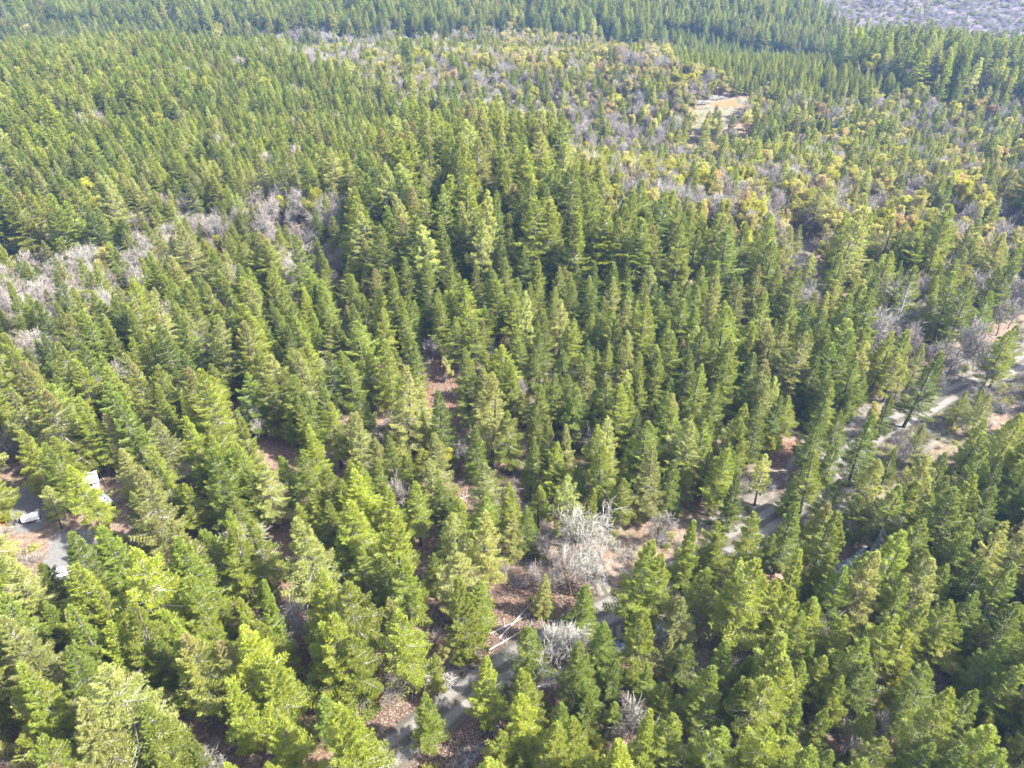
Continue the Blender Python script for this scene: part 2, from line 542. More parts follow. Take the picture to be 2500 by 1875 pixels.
for i in range(2):
    g = np.random.default_rng(70 + i)
    LAYERED.append((trunk_mesh('fir_trunk', 22, 0.34, g, M['bark_fir']),
                    fir_crown('fir_crown', 170 + i, 22, 4.4, 0.2, 74, 250, (0.42, 0.12), 1.5, (-4, 26), 0.05, curl=0.10, irregular=0.35)))
SLIM = (trunk_mesh('fir_trunk', 22, 0.2, np.random.default_rng(5), M['bark_fir']),
        fir_crown('fir_crown', 190, 22, 2.6, 0.03, 170, 110, (0.42, 0.13), 1.1, (20, 55), 0.0, irregular=0.1))
PINES = []
for i in range(4):
    g = np.random.default_rng(80 + i)
    PINES.append((trunk_mesh('pine_trunk', 22, 0.30, g, M['bark_fir']),
                  fir_crown('pine_crown', 200 + i, 22, [3.3, 2.8, 3.7, 3.0][i], [0.25, 0.2, 0.3, 0.35][i], 85, 190, (0.42, 0.095), 2.0, (5, 40), 0.12,
                            mat='pine_pale', tuft=True, irregular=0.4)))
FAR_FIRS = [fir_crown('far_fir', 300 + i, 22, [3.6, 3.2, 4.0, 3.4][i], 0.12, 95, 55, (0.72, 0.24), [1.4, 1.7, 1.2, 1.6][i], (-8, 38), 0.1, irregular=0.4, sticks=False)
            for i in range(4)]
BARES = [bare_meshes('oak', 400 + i, 13, tw, 5 if i < 2 else 4, kd, sp, 0.26, th) for i, (tw, kd, sp, th) in enumerate(
    [('lichen', (4, 5), 0.85, 1.05), ('lichen', (4, 5), 0.8, 1.05), ('lichen_grey', (5, 6), 0.75, 1.5), ('lichen_grey', (5, 6), 0.85, 1.5), ('twig_mauve', (5, 6), 0.65, 1.4)])]
MADS = [madrone_meshes('madrone', 500 + i, 13, rr) for i, rr in enumerate([3.4, 4.0, 2.8, 3.6])]
DEADS = [dead_meshes('snag', 600 + i) for i in range(2)]

# ------------------------------------------------------------------ the layout read off the photograph
A_, B_, C_ = (0, 625), (833, 625), (1666, 625)
D_, E_, G_ = (0, 1250), (833, 1250), (1666, 1250)
K = 1 / 2.654
# (tile, x, y, crown width) in the enlarged tiles; kind: f fir, p pine, l layered fir, s slim fir, m madrone, b bare, d dead; tone letter after it
#   tone: g green, e deep, y yellow, w pale, t brown topped ; bare: w white, r grey, v mauve ; madrone: g, y gold, o rust
TREES = {
    D_: "fy 890 210 330|fw 1110 30 300|fg 1480 60 250|fg 1640 80 220|fw 1970 20 300|fe 430 190 280|fe 285 165 150|fw 50 290 240|fe 430 600 300|fe 270 590 200|"
        "fw 30 650 330|fg 820 600 300|fy 640 720 240|fe 1170 800 260|ft 1270 770 300|ft 1440 790 280|fy 1600 740 330|fg 90 990 330|fw 700 1000 400|fw 480 1240 360|"
        "fg 1760 900 280|fe 1240 1520 140|fg 2050 370 270|fy 2110 670 300|fg 230 1500 300|fy 10 1090 280|fg 1030 1570 200|fe 1150 190 280|fy 1550 540 130|se 1660 450 170|fg 1200 420 260|"
        "fy 1450 1620 200|fg 1740 1610 200|fe 380 900 260|br 1760 640 330|br 560 1180 200|fg 1480 1010 280|fg 1780 1180 300|fe 960 820 230|br 1300 1560 220|fg 640 480 240|fe 900 1230 300",
    E_: "fg 90 260 170|fg 390 245 240|fg 280 -60 260|fg 30 440 270|fg 40 800 250|fe 600 270 130|fg 800 395 280|pw 740 20 210|fw 935 10 230|fw 1105 15 140|fe 1210 -30 150|"
        "fg 400 650 270|my 650 850 110|fg 600 915 120|fy 940 1020 210|fg 540 1210 190|fy 0 1215 380|fg 1240 1040 220|fy 1200 1170 230|fg 1050 1430 190|fe 1180 1530 170|fg 1350 1310 260|"
        "fe 1560 860 240|fe 1560 475 200|fe 1220 730 190|fg 1950 170 280|fg 2110 280 240|fe 1750 675 210|fg 1970 660 230|fe 1780 960 150|fw 2140 790 170|fe 1990 1000 150|fg 2110 1100 160|"
        "fe 1440 1240 180|fg 1780 1200 150|fg 1990 1345 250|fg 2130 1345 220|fy 1570 1550 230|me 1640 1490 200|fw 1320 400 120|fw 310 570 150|bw 1430 640 390|bw 1500 190 330|bw 1580 -60 420|br 1700 330 190|bv 1250 330 200|br 1090 250 150|br 1330 120 170|"
        "br 1300 0 170|br 1880 1080 340|br 260 1000 190|br 2090 -40 220|fg 1560 1300 230|fe 1200 930 170|fe 1630 1180 170|br 1010 1490 120|fe 1640 1060 190",
    G_: "fg 70 30 210|fg 250 60 180|fg 220 150 160|fg 490 10 190|fe 590 130 130|fe 730 -40 190|fg 1000 -20 260|fg 770 240 220|fg 960 230 180|fg 120 350 200|fy 380 280 120|"
        "fg 500 300 290|fg 330 430 190|fw 20 560 170|fw 1250 230 260|fe 1040 350 220|fe 1200 215 150|fg 1580 35 210|fg 1740 110 190|fe 1900 130 220|lw 2140 60 240|fg 1620 240 190|"
        "fe 1470 470 200|fy 1560 560 210|fg 1350 610 220|fw 1670 585 120|fg 1820 620 210|fe 1930 530 180|fg 1980 690 160|fg 830 680 220|fg 1050 680 170|fg 1160 830 220|fg 1000 880 120|"
        "fe 860 850 160|fe 30 850 160|fe 170 960 250|fe 290 860 190|fe 430 950 160|fg 600 1040 270|fg 800 960 180|fg 930 950 170|fg 1050 1090 170|fy 1510 770 180|my 1720 900 180|"
        "me 1890 950 140|fe 2100 820 230|fe 2150 990 220|mg 1370 1070 180|fe 1490 1190 160|fg 1800 1190 300|fe 1650 1000 200|fe 1910 1160 170|me 1990 1320 160|fg 220 1370 240|fy 570 1420 260|"
        "fe 770 1235 130|fg 940 1290 140|fg 1220 1300 140|mg 820 1570 150|fe 950 1540 160|fg 1200 1580 200|fg 1340 1480 200|bv 980 680 130|bv 1330 1240 190|bv 2110 560 260|bv 1110 1400 230|"
        "br 320 1330 170|fe 1600 1490 220|fe 1830 1520 240|fe 2060 1530 260|fe 2200 600 230|fe 1240 970 200|br 1180 -60 240|br 1440 -30 200|fe 380 1080 200|fe 700 1330 170|fe 2130 330 230|fe 1960 330 200|fe 1760 330 180",
    A_: "lw 810 245 150|lw 1000 235 140|fw 1350 395 190|fy 1305 735 230|fe 780 890 210|ft 850 690 180|fg 970 490 150|fg 660 405 120|fy 700 460 120|fg 520 10 130|fe 340 90 130|fg 600 40 120|"
        "fy 840 150 140|fg 900 20 120|fg 1130 40 110|fg 1220 200 130|fg 1110 140 120|fg 1650 560 160|fw 1750 620 160|fw 1950 605 180|fy 1960 200 150|fg 2080 210 150|fg 2010 360 150|"
        "ft 130 680 200|fe 230 540 140|fg 170 240 140|fw 30 880 200|ft 260 870 220|fg 350 790 170|fg 500 900 200|ft 640 1000 160|fw 1030 1045 200|fy 1190 1035 160|fg 1400 1060 200|"
        "fg 1560 1010 170|fe 1570 760 150|fg 1640 870 110|fy 1930 925 150|fy 2005 1110 150|fg 2130 930 170|fg 1960 1260 180|fg 2100 1340 200|fg 250 1250 150|fy 250 1390 240|fy 400 1350 180|fy 490 1335 210|"
        "fy 620 1540 170|fg 940 1230 190|fw 880 1360 300|fe 1040 1290 200|fy 1310 1200 190|fg 1220 1460 150|fe 1600 1380 160|fw 1690 1350 170|fg 2050 1500 150|bv 580 760 210|bw 1660 920 200|"
        "br 1840 930 130|bv 1440 660 150|dw 750 530 70|fe 30 170 150|fg 460 200 140|fg 350 300 160|fe 530 330 170|fg 840 330 160|bv 110 460 190|bv 60 330 150|fe 300 480 160|fe 1090 450 150|"
        "fe 1450 130 120|fg 1340 160 120|fy 1560 130 130|fg 1740 100 130|fg 1830 200 130|fg 1490 330 130|fe 1790 330 140|fg 1640 300 140|fe 1850 440 140|fe 1420 560 140|dw 1530 590 60|"
        "fy 1160 880 170|br 20 1150 170|fe 1850 1280 150|fg 1000 840 160|fe 640 640 160|fe 1180 620 150|fg 1850 730 150|fe 2150 650 150|fe 2060 780 160|fg 1720 760 150|fe 500 560 150|fe 690 820 160",
    B_: "ly 820 140 190|fe 560 0 140|fy 330 80 190|fg 700 10 120|pw 1180 240 170|fg 1130 150 130|fg 1320 375 140|my 1450 340 110|mg 1600 385 110|fw 1770 140 140|fg 1960 130 130|fg 1990 260 180|"
        "fg 2115 410 130|fy 1500 400 120|fg 1460 440 110|fg 820 610 180|fg 940 620 120|fw 960 760 230|fg 1110 655 150|fg 1150 545 110|fg 1270 600 110|fw 1600 690 150|fg 1390 765 140|fg 1290 830 140|"
        "fg 1515 815 130|fg 1720 560 130|fw 1870 590 140|fg 1930 620 130|fg 2060 640 140|fe 1830 790 150|fg 1885 860 140|lw 1720 1040 210|fg 1720 1200 190|fw 1480 1090 150|fg 1360 1030 160|"
        "fg 1275 990 130|fg 1080 1005 160|fe 870 1100 140|fe 640 895 180|sy 530 1010 80|my 665 660 95|fe 120 880 150|fg 320 1150 150|fw 370 730 230|py 590 1305 170|fw 925 1320 190|fg 300 1480 190|"
        "fg 140 1350 170|fy 40 1340 160|fg 740 390 130|fg 650 300 130|fe 620 260 110|fe 550 210 120|my 1065 500 80|fe 1090 700 130|fe 1290 480 130|fg 2170 1000 170|fg 2010 960 120|fw 2030 1250 190|"
        "fe 2150 1300 150|fy 1840 1290 100|fe 1550 1330 130|fe 1230 1190 150|br 580 500 130|bw 100 410 140|bw 760 1180 100|br 1330 1300 150|br 1090 1470 150|br 1080 830 130|br 1210 770 120|bv 1000 570 130|"
        "fg 880 50 130|fe 970 60 120|fg 1280 20 110|fg 1400 60 120|fg 1540 40 110|fe 1640 30 120|fg 1850 10 120|fe 1500 180 120|fg 1380 190 130|fg 1240 170 110|fe 1640 200 120|fg 1700 260 120|"
        "fg 150 250 130|fy 240 200 140|fg 60 120 130|fe 430 260 130|fg 410 330 130|fg 260 350 150|fy 280 560 170|fg 170 560 150|fw 500 780 160|fg 480 560 130|fe 640 1430 150|fg 470 1450 180|fw 80 1020 170|"
        "fe 40 660 140|fe 1650 850 120|fe 1940 1000 130|fe 1430 1330 130|fg 1390 1200 170|fe 2140 790 130|fe 200 1290 150|fg 1600 1480 150|fe 720 1560 120|fe 440 960 120|mg 500 1230 170|mg 640 1230 170",
    C_: "pw 870 -10 110|pw 1190 155 150|pw 1310 225 90|dg 1475 205 110|br 1420 350 350|br 1870 390 320|br 1610 430 230|br 1760 500 230|br 1320 430 200|br 2060 610 200|bv 1500 480 200|br 1990 530 160|fg 310 335 210|py 90 450 130|lw 780 510 220|lw 690 430 160|py 620 785 110|fg 320 635 170|fe 420 800 110|"
        "fg 430 460 150|fg 720 350 150|pw 1430 600 130|pw 1480 660 70|fe 1640 600 190|fy 1690 590 80|fe 1370 890 110|my 1230 955 170|fe 1240 1030 190|fe 1100 870 90|fe 1120 680 150|fg 890 1275 170|"
        "py 560 1275 140|pg 1270 1340 220|pg 1600 1275 220|fe 1390 1245 120|fw 1590 1080 110|fg 1960 1050 140|fe 2130 1060 140|fg 60 1020 160|fg 190 1040 110|fe 340 1210 170|fg 400 940 130|fg 40 1340 120|"
        "fy 1910 1440 200|fg 1850 1560 180|fe 900 350 160|fe 860 640 150|fg 960 500 150|fw 230 140 120|fg 370 130 110|fg 240 30 120|ft 500 60 130|ft 370 200 140|fg 620 60 120|fg 750 60 150|"
        "fg 560 230 150|fe 40 160 130|fg 150 230 120|fe 60 620 150|fg 120 710 170|fw 950 240 150|fw 1020 160 130|fe 1280 110 110|fg 1150 120 120|fg 1230 20 130|fg 1530 60 150|fe 1700 50 130|fg 1800 110 170|"
        "fg 1620 250 120|fy 1670 130 110|fe 1900 130 180|fg 2060 60 140|fe 2160 20 150|fe 2010 220 140|fy 2190 440 150|fg 2120 480 150|fw 1990 880 110|fy 1850 870 90|fg 1960 850 80|"
        "fw 1570 560 120|fy 270 1240 180|my 250 1160 120|me 560 1090 150|fe 620 900 150|br 960 120 140|br 1290 90 130|br 870 200 120|br 2200 280 140|br 1700 700 140|br 1240 640 120|br 760 1290 110|"
        "fe 1040 1000 130|fe 900 950 160|fe 1000 1190 130|fe 860 1110 150|fg 2180 1000 200|fe 1700 1250 180|fg 1490 1430 160|fe 1750 1430 160|fe 2120 1290 200|fe 2080 1500 200|fg 1620 1560 180|br 1480 1180 120|"
        "fe 1170 1550 150|fe 740 1420 110|fe 1380 1480 190|fe 1020 1460 150|fe 1190 760 120|fe 2000 1250 180|fe 480 620 140|fe 220 830 160|fe 520 960 150|fe 180 1250 140|fe 380 1400 160",
}
TONES = {'f': {'g': 'fir_green', 'e': 'fir_deep', 'y': 'fir_yellow', 'w': 'fir_pale', 't': 'fir_brown'},
         'p': {'w': 'pine_pale', 'y': 'pine_pale', 'g': 'fir_pale', 'e': 'fir_green'},
         'm': {'g': 'madrone', 'y': 'madrone_gold', 'o': 'madrone_rust', 'e': 'madrone', 'w': 'madrone'}}
TONES['l'] = TONES['s'] = TONES['f']

# openings in the forest, as photo pixels on the ground
ROAD = [(860, 1910), (940, 1850), (1020, 1790), (1110, 1715), (1180, 1660), (1265, 1610), (1400, 1535), (1600, 1430), (1830, 1300), (1980, 1205), (2060, 1130),
        (2130, 1062), (2230, 1012), (2330, 955), (2420, 925), (2520, 870), (2640, 800)]
SPUR = [(1500, 1560), (1500, 1500), (1480, 1450), (1458, 1400), (1440, 1340)]
STREAM = [(1060, 1960), (1130, 1840), (1255, 1690), (1420, 1610), (1660, 1510), (1900, 1440), (2090, 1370), (2160, 1320), (2185, 1270), (2230, 1215)]
road = np.array([unproject(*p)[:2] for p in ROAD])
spur = np.array([unproject(*p)[:2] for p in SPUR])
stream = np.array([unproject(*p)[:2] for p in STREAM])
TRAIL = np.array([unproject(*p)[:2] for p in [(655, 1030), (690, 1120), (700, 1250), (690, 1380), (712, 1520), (760, 1690), (750, 1860), (730, 1960)]])
TRAIL2 = np.array([unproject(*p)[:2] for p in [(470, 1280), (510, 1350), (540, 1420)]])
CLEAR = {
    'litter': poly_px([(1020, 960), (1075, 870), (1110, 880), (1130, 960), (1125, 1060), (1030, 1050)]),
    'litter2': poly_px([(1105, 1160), (1155, 1140), (1165, 1240), (1110, 1250)]),
    'big': poly_px([(1195, 1440), (1290, 1400), (1370, 1350), (1470, 1390), (1490, 1440), (1400, 1500), (1300, 1560), (1225, 1640), (1090, 1740), (1000, 1800), (930, 1790), (1060, 1650), (1180, 1560), (1200, 1500)]),
    'red': poly_px([(1885, 1130), (1900, 1080), (1990, 1085), (1995, 1200), (1900, 1240)]),
    'meadow': poly_px([(2040, 1150), (2150, 1040), (2190, 960), (2330, 930), (2440, 880), (2560, 830), (2570, 930), (2430, 1010), (2280, 1070), (2120, 1190), (2060, 1210)]),
    'oakgap': poly_px([(2130, 850), (2190, 840), (2310, 860), (2300, 930), (2180, 960)]),
    'oakgap2': poly_px([(2320, 850), (2420, 870), (2440, 910), (2340, 935)]),
    'yard': poly_px([(15, 1190), (90, 1180), (120, 1260), (95, 1300), (30, 1300)]),
    'yard2': poly_px([(130, 1300), (230, 1290), (245, 1380), (190, 1420), (110, 1430), (105, 1380)]),
    'camper': poly_px([(190, 1160), (230, 1150), (300, 1190), (290, 1250), (230, 1255)]),
    'field': poly_px([(1665, 315), (1690, 262), (1745, 242), (1850, 234), (1862, 254), (1825, 284), (1780, 312), (1690, 324)]),
    'scrub': poly_px([(-20, 640), (120, 650), (130, 700), (-20, 720)]),
    'scrub2': poly_px([(690, 560), (760, 560), (780, 600), (700, 640)]),
    'house_lot': poly_px([(70, 62), (108, 60), (112, 78), (70, 80)]),
    'house_lot2': poly_px([(-20, 70), (14, 70), (20, 92), (-20, 94)]),
    'house_lot3': poly_px([(1905, 288), (1950, 286), (1955, 304), (1905, 306)]),
    'slope': poly_px([(1915, 560), (1985, 590), (2010, 690), (1960, 690)]),
}
FIELD_BIG = CLEAR['field']


def in_frame(X, Y, d, m=60):
    return (X > -m) & (X < 2500 + m) & (Y > -m) & (Y < 1875 + m) & (d > 5)


trees = []       # kind, tone, x, y, z, height, width, listed
for (ox, oy), s in TREES.items():
    for it in s.split('|'):
        kt, a, b, w = it.split()
        kind, tone = kt[0], kt[1]
        X, Y, wpx = ox + float(a) * K, oy + float(b) * K, float(w) * K
        ratio = {'f': 3.4, 'p': 3.3, 'l': 3.0, 's': 5.0, 'm': 2.0, 'b': 1.6, 'd': 4.0}[kind]
        lim = {'f': (10, 27), 'p': (12, 27), 'l': (20, 29), 's': (8, 18), 'm': (6, 14), 'b': (8, 16), 'd': (9, 16)}[kind]
        h = 20.0
        for _ in range(6):
            x, y, z = unproject(X, Y, h)
            d = project([x, y, z + h * 0.8])[2]
            wm = wpx * d / F
            h = 0.5 * h + 0.5 * min(max(wm * ratio, lim[0]), lim[1])
        x, y, z = unproject(X, Y, h)
        wm = wpx * project([x, y, z + h * 0.8])[2] / F
        trees.append([kind, tone, x, y, z, h, min(max(wm, h * 0.2), h * (1.1 if kind == 'b' else 0.5 if kind != 'm' else 0.8)), True])

# ------------------------------------------------------------------ the rest of the forest: a jittered grid over the whole wedge, kinds by stand
cell = 4.0
gx, gy = np.meshgrid(np.arange(-560, 640, cell), np.arange(26, 900, cell))
gx = gx + rng.uniform(-0.46, 0.46, gx.shape) * cell; gy = gy + rng.uniform(-0.46, 0.46, gy.shape) * cell
gx, gy = gx.ravel(), gy.ravel()
c2 = 3.3                                            # the far stands are younger and closer set
fx, fy = np.meshgrid(np.arange(-560, 640, c2), np.arange(236, 900, c2))
fx = fx + rng.uniform(-0.46, 0.46, fx.shape) * c2; fy = fy + rng.uniform(-0.46, 0.46, fy.shape) * c2
k0 = gy < 236
gx = np.r_[gx[k0], fx.ravel()]; gy = np.r_[gy[k0], fy.ravel()]
keep = np.abs(gx) < 0.80 * (gy * 0.82 + 55) + 45
gx, gy = gx[keep], gy[keep]
gz = terrain(gx, gy)
PX, PY, PD = project(np.stack([gx, gy, gz], 1))
TX, TY, TD = project(np.stack([gx, gy, gz + 14], 1))
n = len(gx)
blocked = np.zeros(n, bool)
for k_, c in CLEAR.items():
    blocked |= inside(gx, gy, c)
blocked |= seg_dist(gx, gy, road) < 5.4
blocked |= seg_dist(gx, gy, road[9:]) < 8.5
blocked |= seg_dist(gx, gy, spur) < 3.0
blocked |= seg_dist(gx, gy, stream) < 3.2
blocked |= seg_dist(gx, gy, TRAIL) < 2.6
blocked |= seg_dist(gx, gy, TRAIL2) < 3.4
tb = np.array([[t[2], t[3]] for t in trees])
for i in range(0, n, 4000):
    dd = np.hypot(gx[i:i + 4000, None] - tb[None, :, 0], gy[i:i + 4000, None] - tb[None, :, 1]).min(1)
    blocked[i:i + 4000] |= dd < 3.1
listed_zone = (TY > 640)
# nothing tall right in front of an opening: its view line stays free
for k_ in ('litter', 'litter2', 'big', 'red', 'meadow', 'yard', 'yard2', 'camper', 'field', 'house_lot', 'house_lot2', 'house_lot3'):
    # where the sight line through the crown meets the ground
    for fz in (7.0, 12.0):
        t_ = (CAM_H - gz) / (CAM_H - gz - fz)
        ins_ = inside(gx * t_, gy * t_, CLEAR[k_])
        if k_ == 'field': ins_ &= rng.uniform(0, 1, n) < 0.85
        blocked |= ins_
for l_, w_ in ((road, 3.5), (TRAIL, 2.0)):
    t_ = (CAM_H - gz) / (CAM_H - gz - 8.0)
    blocked |= (seg_dist(gx * t_, gy * t_, l_) < w_) & (rng.uniform(0, 1, n) < 0.8)


for fz in (3.0, 6.0, 9.0, 13.0):
    t_ = (CAM_H - gz) / (CAM_H - gz - fz)
    blocked |= seg_dist(gx * t_, gy * t_, road[1:7]) < 2.6


def zone(pts):
    return inside(TX, TY, pts)


cut = (gy > 585 - 0.10 * (gx - 180)) & (gx > 236 + rng.normal(0, 8, n)) & (gy < 1200)
pf = np.full(n, 0.88); pp = np.full(n, 0.04); pm = np.full(n, 0.02); pb = np.full(n, 0.06)
dens = np.full(n, 0.80); hs = np.full(n, 21.0); gold = np.full(n, 0.15)


def setz(mask, f, p, m, b, de, h, gd=0.3):
    pf[mask], pp[mask], pm[mask], pb[mask], dens[mask], hs[mask], gold[mask] = f, p, m, b, de, h, gd


setz(zone([(600, 75), (1250, 45), (1700, 100), (1960, 190), (1660, 235), (1640, 420), (1340, 350), (1180, 270), (980, 215), (760, 160)]), 0.38, 0.02, 0.26, 0.34, 0.92, 13, 0.65)
setz(zone([(1250, 50), (1650, 80), (1900, 150), (1700, 190), (1400, 150), (1200, 120)]), 0.25, 0.0, 0.52, 0.23, 0.92, 12, 0.75)
setz(zone([(1180, 270), (1640, 240), (1640, 350), (1500, 400), (1340, 350)]), 0.34, 0.02, 0.16, 0.48, 0.8, 12, 0.5)
setz(zone([(1340, 340), (1700, 350), (2000, 370), (2500, 420), (2600, 700), (2250, 640), (2010, 560), (1880, 560), (1600, 490), (1360, 420)]), 0.22, 0.05, 0.47, 0.26, 0.92, 12, 0.5)
setz(zone([(1850, 180), (2300, 190), (2600, 230), (2600, 430), (2000, 370), (1640, 340), (1640, 250)]), 0.42, 0.05, 0.30, 0.23, 0.9, 13.5, 0.5)
setz(zone([(1880, 500), (2010, 520), (2050, 700), (1960, 700)]), 0.3, 0.05, 0.1, 0.55, 0.7, 13)
setz(zone([(2080, 560), (2600, 600), (2600, 800), (2200, 720)]), 0.55, 0.12, 0.08, 0.25, 0.8, 18)
setz(zone([(1620, 40), (1800, 78), (2050, 110), (2300, 165), (2100, 205), (1900, 180), (1640, 110)]), 1.0, 0.0, 0.0, 0.0, 1.0, 9.5)
setz(zone([(2180, 118), (2460, 150), (2500, 200), (2280, 165)]), 0.0, 0.0, 0.0, 1.0, 1.0, 10)
setz(zone([(620, 50), (900, 60), (900, 110), (700, 130), (620, 95)]), 0.3, 0.0, 0.1, 0.6, 0.9, 12)
setz(zone([(520, 440), (700, 430), (850, 450), (830, 620), (700, 640), (600, 560)]), 0.30, 0.05, 0.08, 0.57, 0.75, 12)
setz(zone([(300, 480), (520, 470), (560, 560), (420, 600), (300, 560)]), 0.36, 0.03, 0.12, 0.49, 0.85, 12, 0.4)
setz(zone([(0, 560), (320, 560), (420, 620), (300, 680), (0, 700)]), 0.40, 0.0, 0.05, 0.55, 0.85, 12)
setz(zone([(140, 90), (250, 130), (260, 320), (170, 330)]), 0.5, 0.0, 0.03, 0.47, 0.9, 15)
setz(zone([(0, 300), (520, 200), (560, 440), (0, 520)]), 0.90, 0.04, 0.02, 0.04, 1.0, 14.5)
setz(zone([(-80, 20), (620, 60), (880, 180), (1000, 330), (880, 400), (560, 430), (520, 200), (-80, 300)]), 0.90, 0.03, 0.02, 0.05, 1.0, 15)
setz(zone([(880, 330), (1330, 340), (1480, 460), (1450, 640), (1000, 640), (850, 480)]), 0.80, 0.14, 0.02, 0.04, 0.98, 21)
hs = np.where(listed_zone, 15.0, hs)
pm = np.where(listed_zone, 0.0, pm)
dens = np.where(listed_zone, 0.86, dens)
zb = lambda pts: inside(PX, PY, pts)
setz(zb([(2100, 780), (2560, 740), (2560, 860), (2420, 900), (2180, 960), (2090, 900)]), 0.18, 0.05, 0.02, 0.75, 0.8, 14)
setz(zb([(2040, 1210), (2120, 1120), (2280, 1050), (2560, 960), (2560, 1060), (2300, 1130), (2120, 1250)]), 0.55, 0.0, 0.05, 0.40, 0.75, 9)
setz(zb([(480, 560), (860, 520), (880, 680), (700, 720), (560, 680)]), 0.48, 0.04, 0.05, 0.43, 0.85, 13)
setz(zb([(-60, 720), (330, 700), (400, 760), (330, 830), (-60, 850)]), 0.30, 0.0, 0.03, 0.67, 0.8, 12)
# tall dark trees in the far valley
setz(zone([(1650, -40), (2560, 30), (2560, 190), (2250, 130), (2000, 100), (1650, 40)]) & (gy > 455), 0.99, 0.01, 0, 0, 1.0, 18.5)
bright = zone([(860, 300), (1200, 270), (1500, 350), (1560, 480), (1300, 470), (1000, 440), (860, 400)]) | zone([(1340, 330), (1700, 350), (2560, 420), (2560, 640), (2100, 620), (1700, 560), (1450, 420)]) | \
    zone([(300, 380), (860, 380), (900, 520), (860, 640), (300, 560)])  # yellower, paler firs; the right-hand band puts sunlight into the crown colour
tight = (TY < 640) & (hs < 19)
use = ~blocked & ~cut & (rng.uniform(0, 1, n) < dens * np.where(tight, 0.97, 0.76) * np.where((gy > 236) & ~tight, 0.75, 1.0))
stray = cut & ~blocked & (rng.uniform(0, 1, n) < 0.035)
u = rng.uniform(0, 1, n)
tot = pf + pp + pm + pb
for i in np.nonzero(use | stray)[0]:
    v = u[i] * tot[i]
    if stray[i]:
        kind = 'f' if v < 0.6 else 'b'; h = rng.uniform(5, 13)
    else:
        kind = 'f' if v < pf[i] else 'p' if v < pf[i] + pp[i] else 'm' if v < pf[i] + pp[i] + pm[i] else 'b'
        h = hs[i] * rng.uniform(0.66, 1.24) * (1 + 0.16 * math.sin(gx[i] * 0.045 + 2 * math.sin(gy[i] * 0.031)) * math.sin(gy[i] * 0.052 + 1))
    if gy[i] > 250: h *= 0.88
    if kind == 'b': h = min(h * 0.9, 12.5)
    if kind == 'm': h = min(h * 0.88, 13.5)
    if kind == 'f': tone = rng.choice(list('geywt'), p=[0.25, 0.07, 0.38, 0.26, 0.04] if bright[i] else [0.38, 0.26, 0.15, 0.14, 0.07]); w = h * rng.uniform(0.29, 0.41)
    elif kind == 'p': tone = rng.choice(list('wyg')); w = h * rng.uniform(0.28, 0.36)
    elif kind == 'm': tone = ('o' if rng.uniform() < 0.2 else 'y') if rng.uniform() < gold[i] else 'g'; w = h * rng.uniform(0.5, 0.7)
    else: tone = rng.choice(list('wrv'), p=[0.10, 0.45, 0.45]); w = h * rng.uniform(0.6, 0.9)
    if h > 19 and kind == 'f' and rng.uniform() < 0.10: kind = 'l'
    trees.append([kind, tone, gx[i], gy[i], gz[i], h, w, False])
KEEP_SEEN = [(unproject(a, b), rr) for a, b, rr in ((262, 1228, 1.2), (78, 1268, 1.1), (155, 1398, 1.0), (232, 1370, 0.5), (6, 1316, 0.8), (52, 1232, 0.8), (204, 1325, 0.6))]


def hides(t):
    _, _, x, y, z, h, w, _l = t
    for (ox, oy, _z), rr in KEEP_SEEN:
        if (x - ox) ** 2 + (y - oy) ** 2 < 12: return True
        for f in (0.25, 0.4, 0.55, 0.7, 0.85, 0.97):
            q = (CAM_H - z - 1.0) / (CAM_H - z - max(f * h, 1.5))
            if math.hypot(x * q - ox, y * q - oy) < rr + 0.5 * w * (1 - f) * 0.7: return True
    return False


trees = [t for t in trees if t[3] > 130 or t[2] > 0 or not hides(t)]
print("TREES", len(trees), "listed", len(tb))

# ------------------------------------------------------------------ ground
xs = np.unique(np.concatenate([np.arange(-9000, -500, 900), np.arange(-500, -140, 9), np.arange(-140, 190, 1.6), np.arange(190, 560, 7), np.arange(560, 9001, 900)]).round(3))
ys = np.unique(np.concatenate([np.arange(-4000, 0, 500), np.arange(0, 26, 6), np.arange(26, 200, 1.5), np.arange(200, 460, 3), np.arange(460, 1000, 7), np.arange(1000, 12001, 1000)]).round(3))
GX, GY = np.meshgrid(xs, ys)
GZ = terrain(GX, GY)
sd = seg_dist(GX, GY, stream)
GZ = GZ - 0.9 * np.exp(-(sd / 2.2) ** 2)
rd = np.minimum(seg_dist(GX, GY, road), 1e3)
GZ = GZ - 0.15 * np.exp(-((rd - 3.4) / 0.8) ** 2)
near = (GY < 200) & (np.abs(GX) < 190)
GZ = GZ + near * rng.normal(0, 0.05, GZ.shape) * (rd > 4.5)
nx, ny = len(xs), len(ys)
ii, jj = np.meshgrid(np.arange(nx - 1), np.arange(ny - 1))
q0 = (jj * nx + ii).ravel()
T = np.concatenate([np.stack([q0, q0 + 1, q0 + nx + 1], 1), np.stack([q0, q0 + nx + 1, q0 + nx], 1)])
gm, nt, out = new_mat('forest_floor')
N, L = nt.nodes, nt.links
tc = N.new("ShaderNodeTexCoord")


def noise(scale, detail=4, rough=0.6, vec=None):
    nz = N.new("ShaderNodeTexNoise"); nz.inputs['Scale'].default_value = scale; nz.inputs['Detail'].default_value = detail
    nz.inputs['Roughness'].default_value = rough
    L.new(vec or tc.outputs['Object'], nz.inputs[0]); return nz.outputs[0]


def ramp(v, stops):
    r = N.new("ShaderNodeValToRGB")
    while len(r.color_ramp.elements) < len(stops): r.color_ramp.elements.new(0.5)
    for e, (p, c) in zip(r.color_ramp.elements, stops):
        e.position = p; e.color = (*c, 1)
    L.new(v, r.inputs[0]); return r.outputs[0]


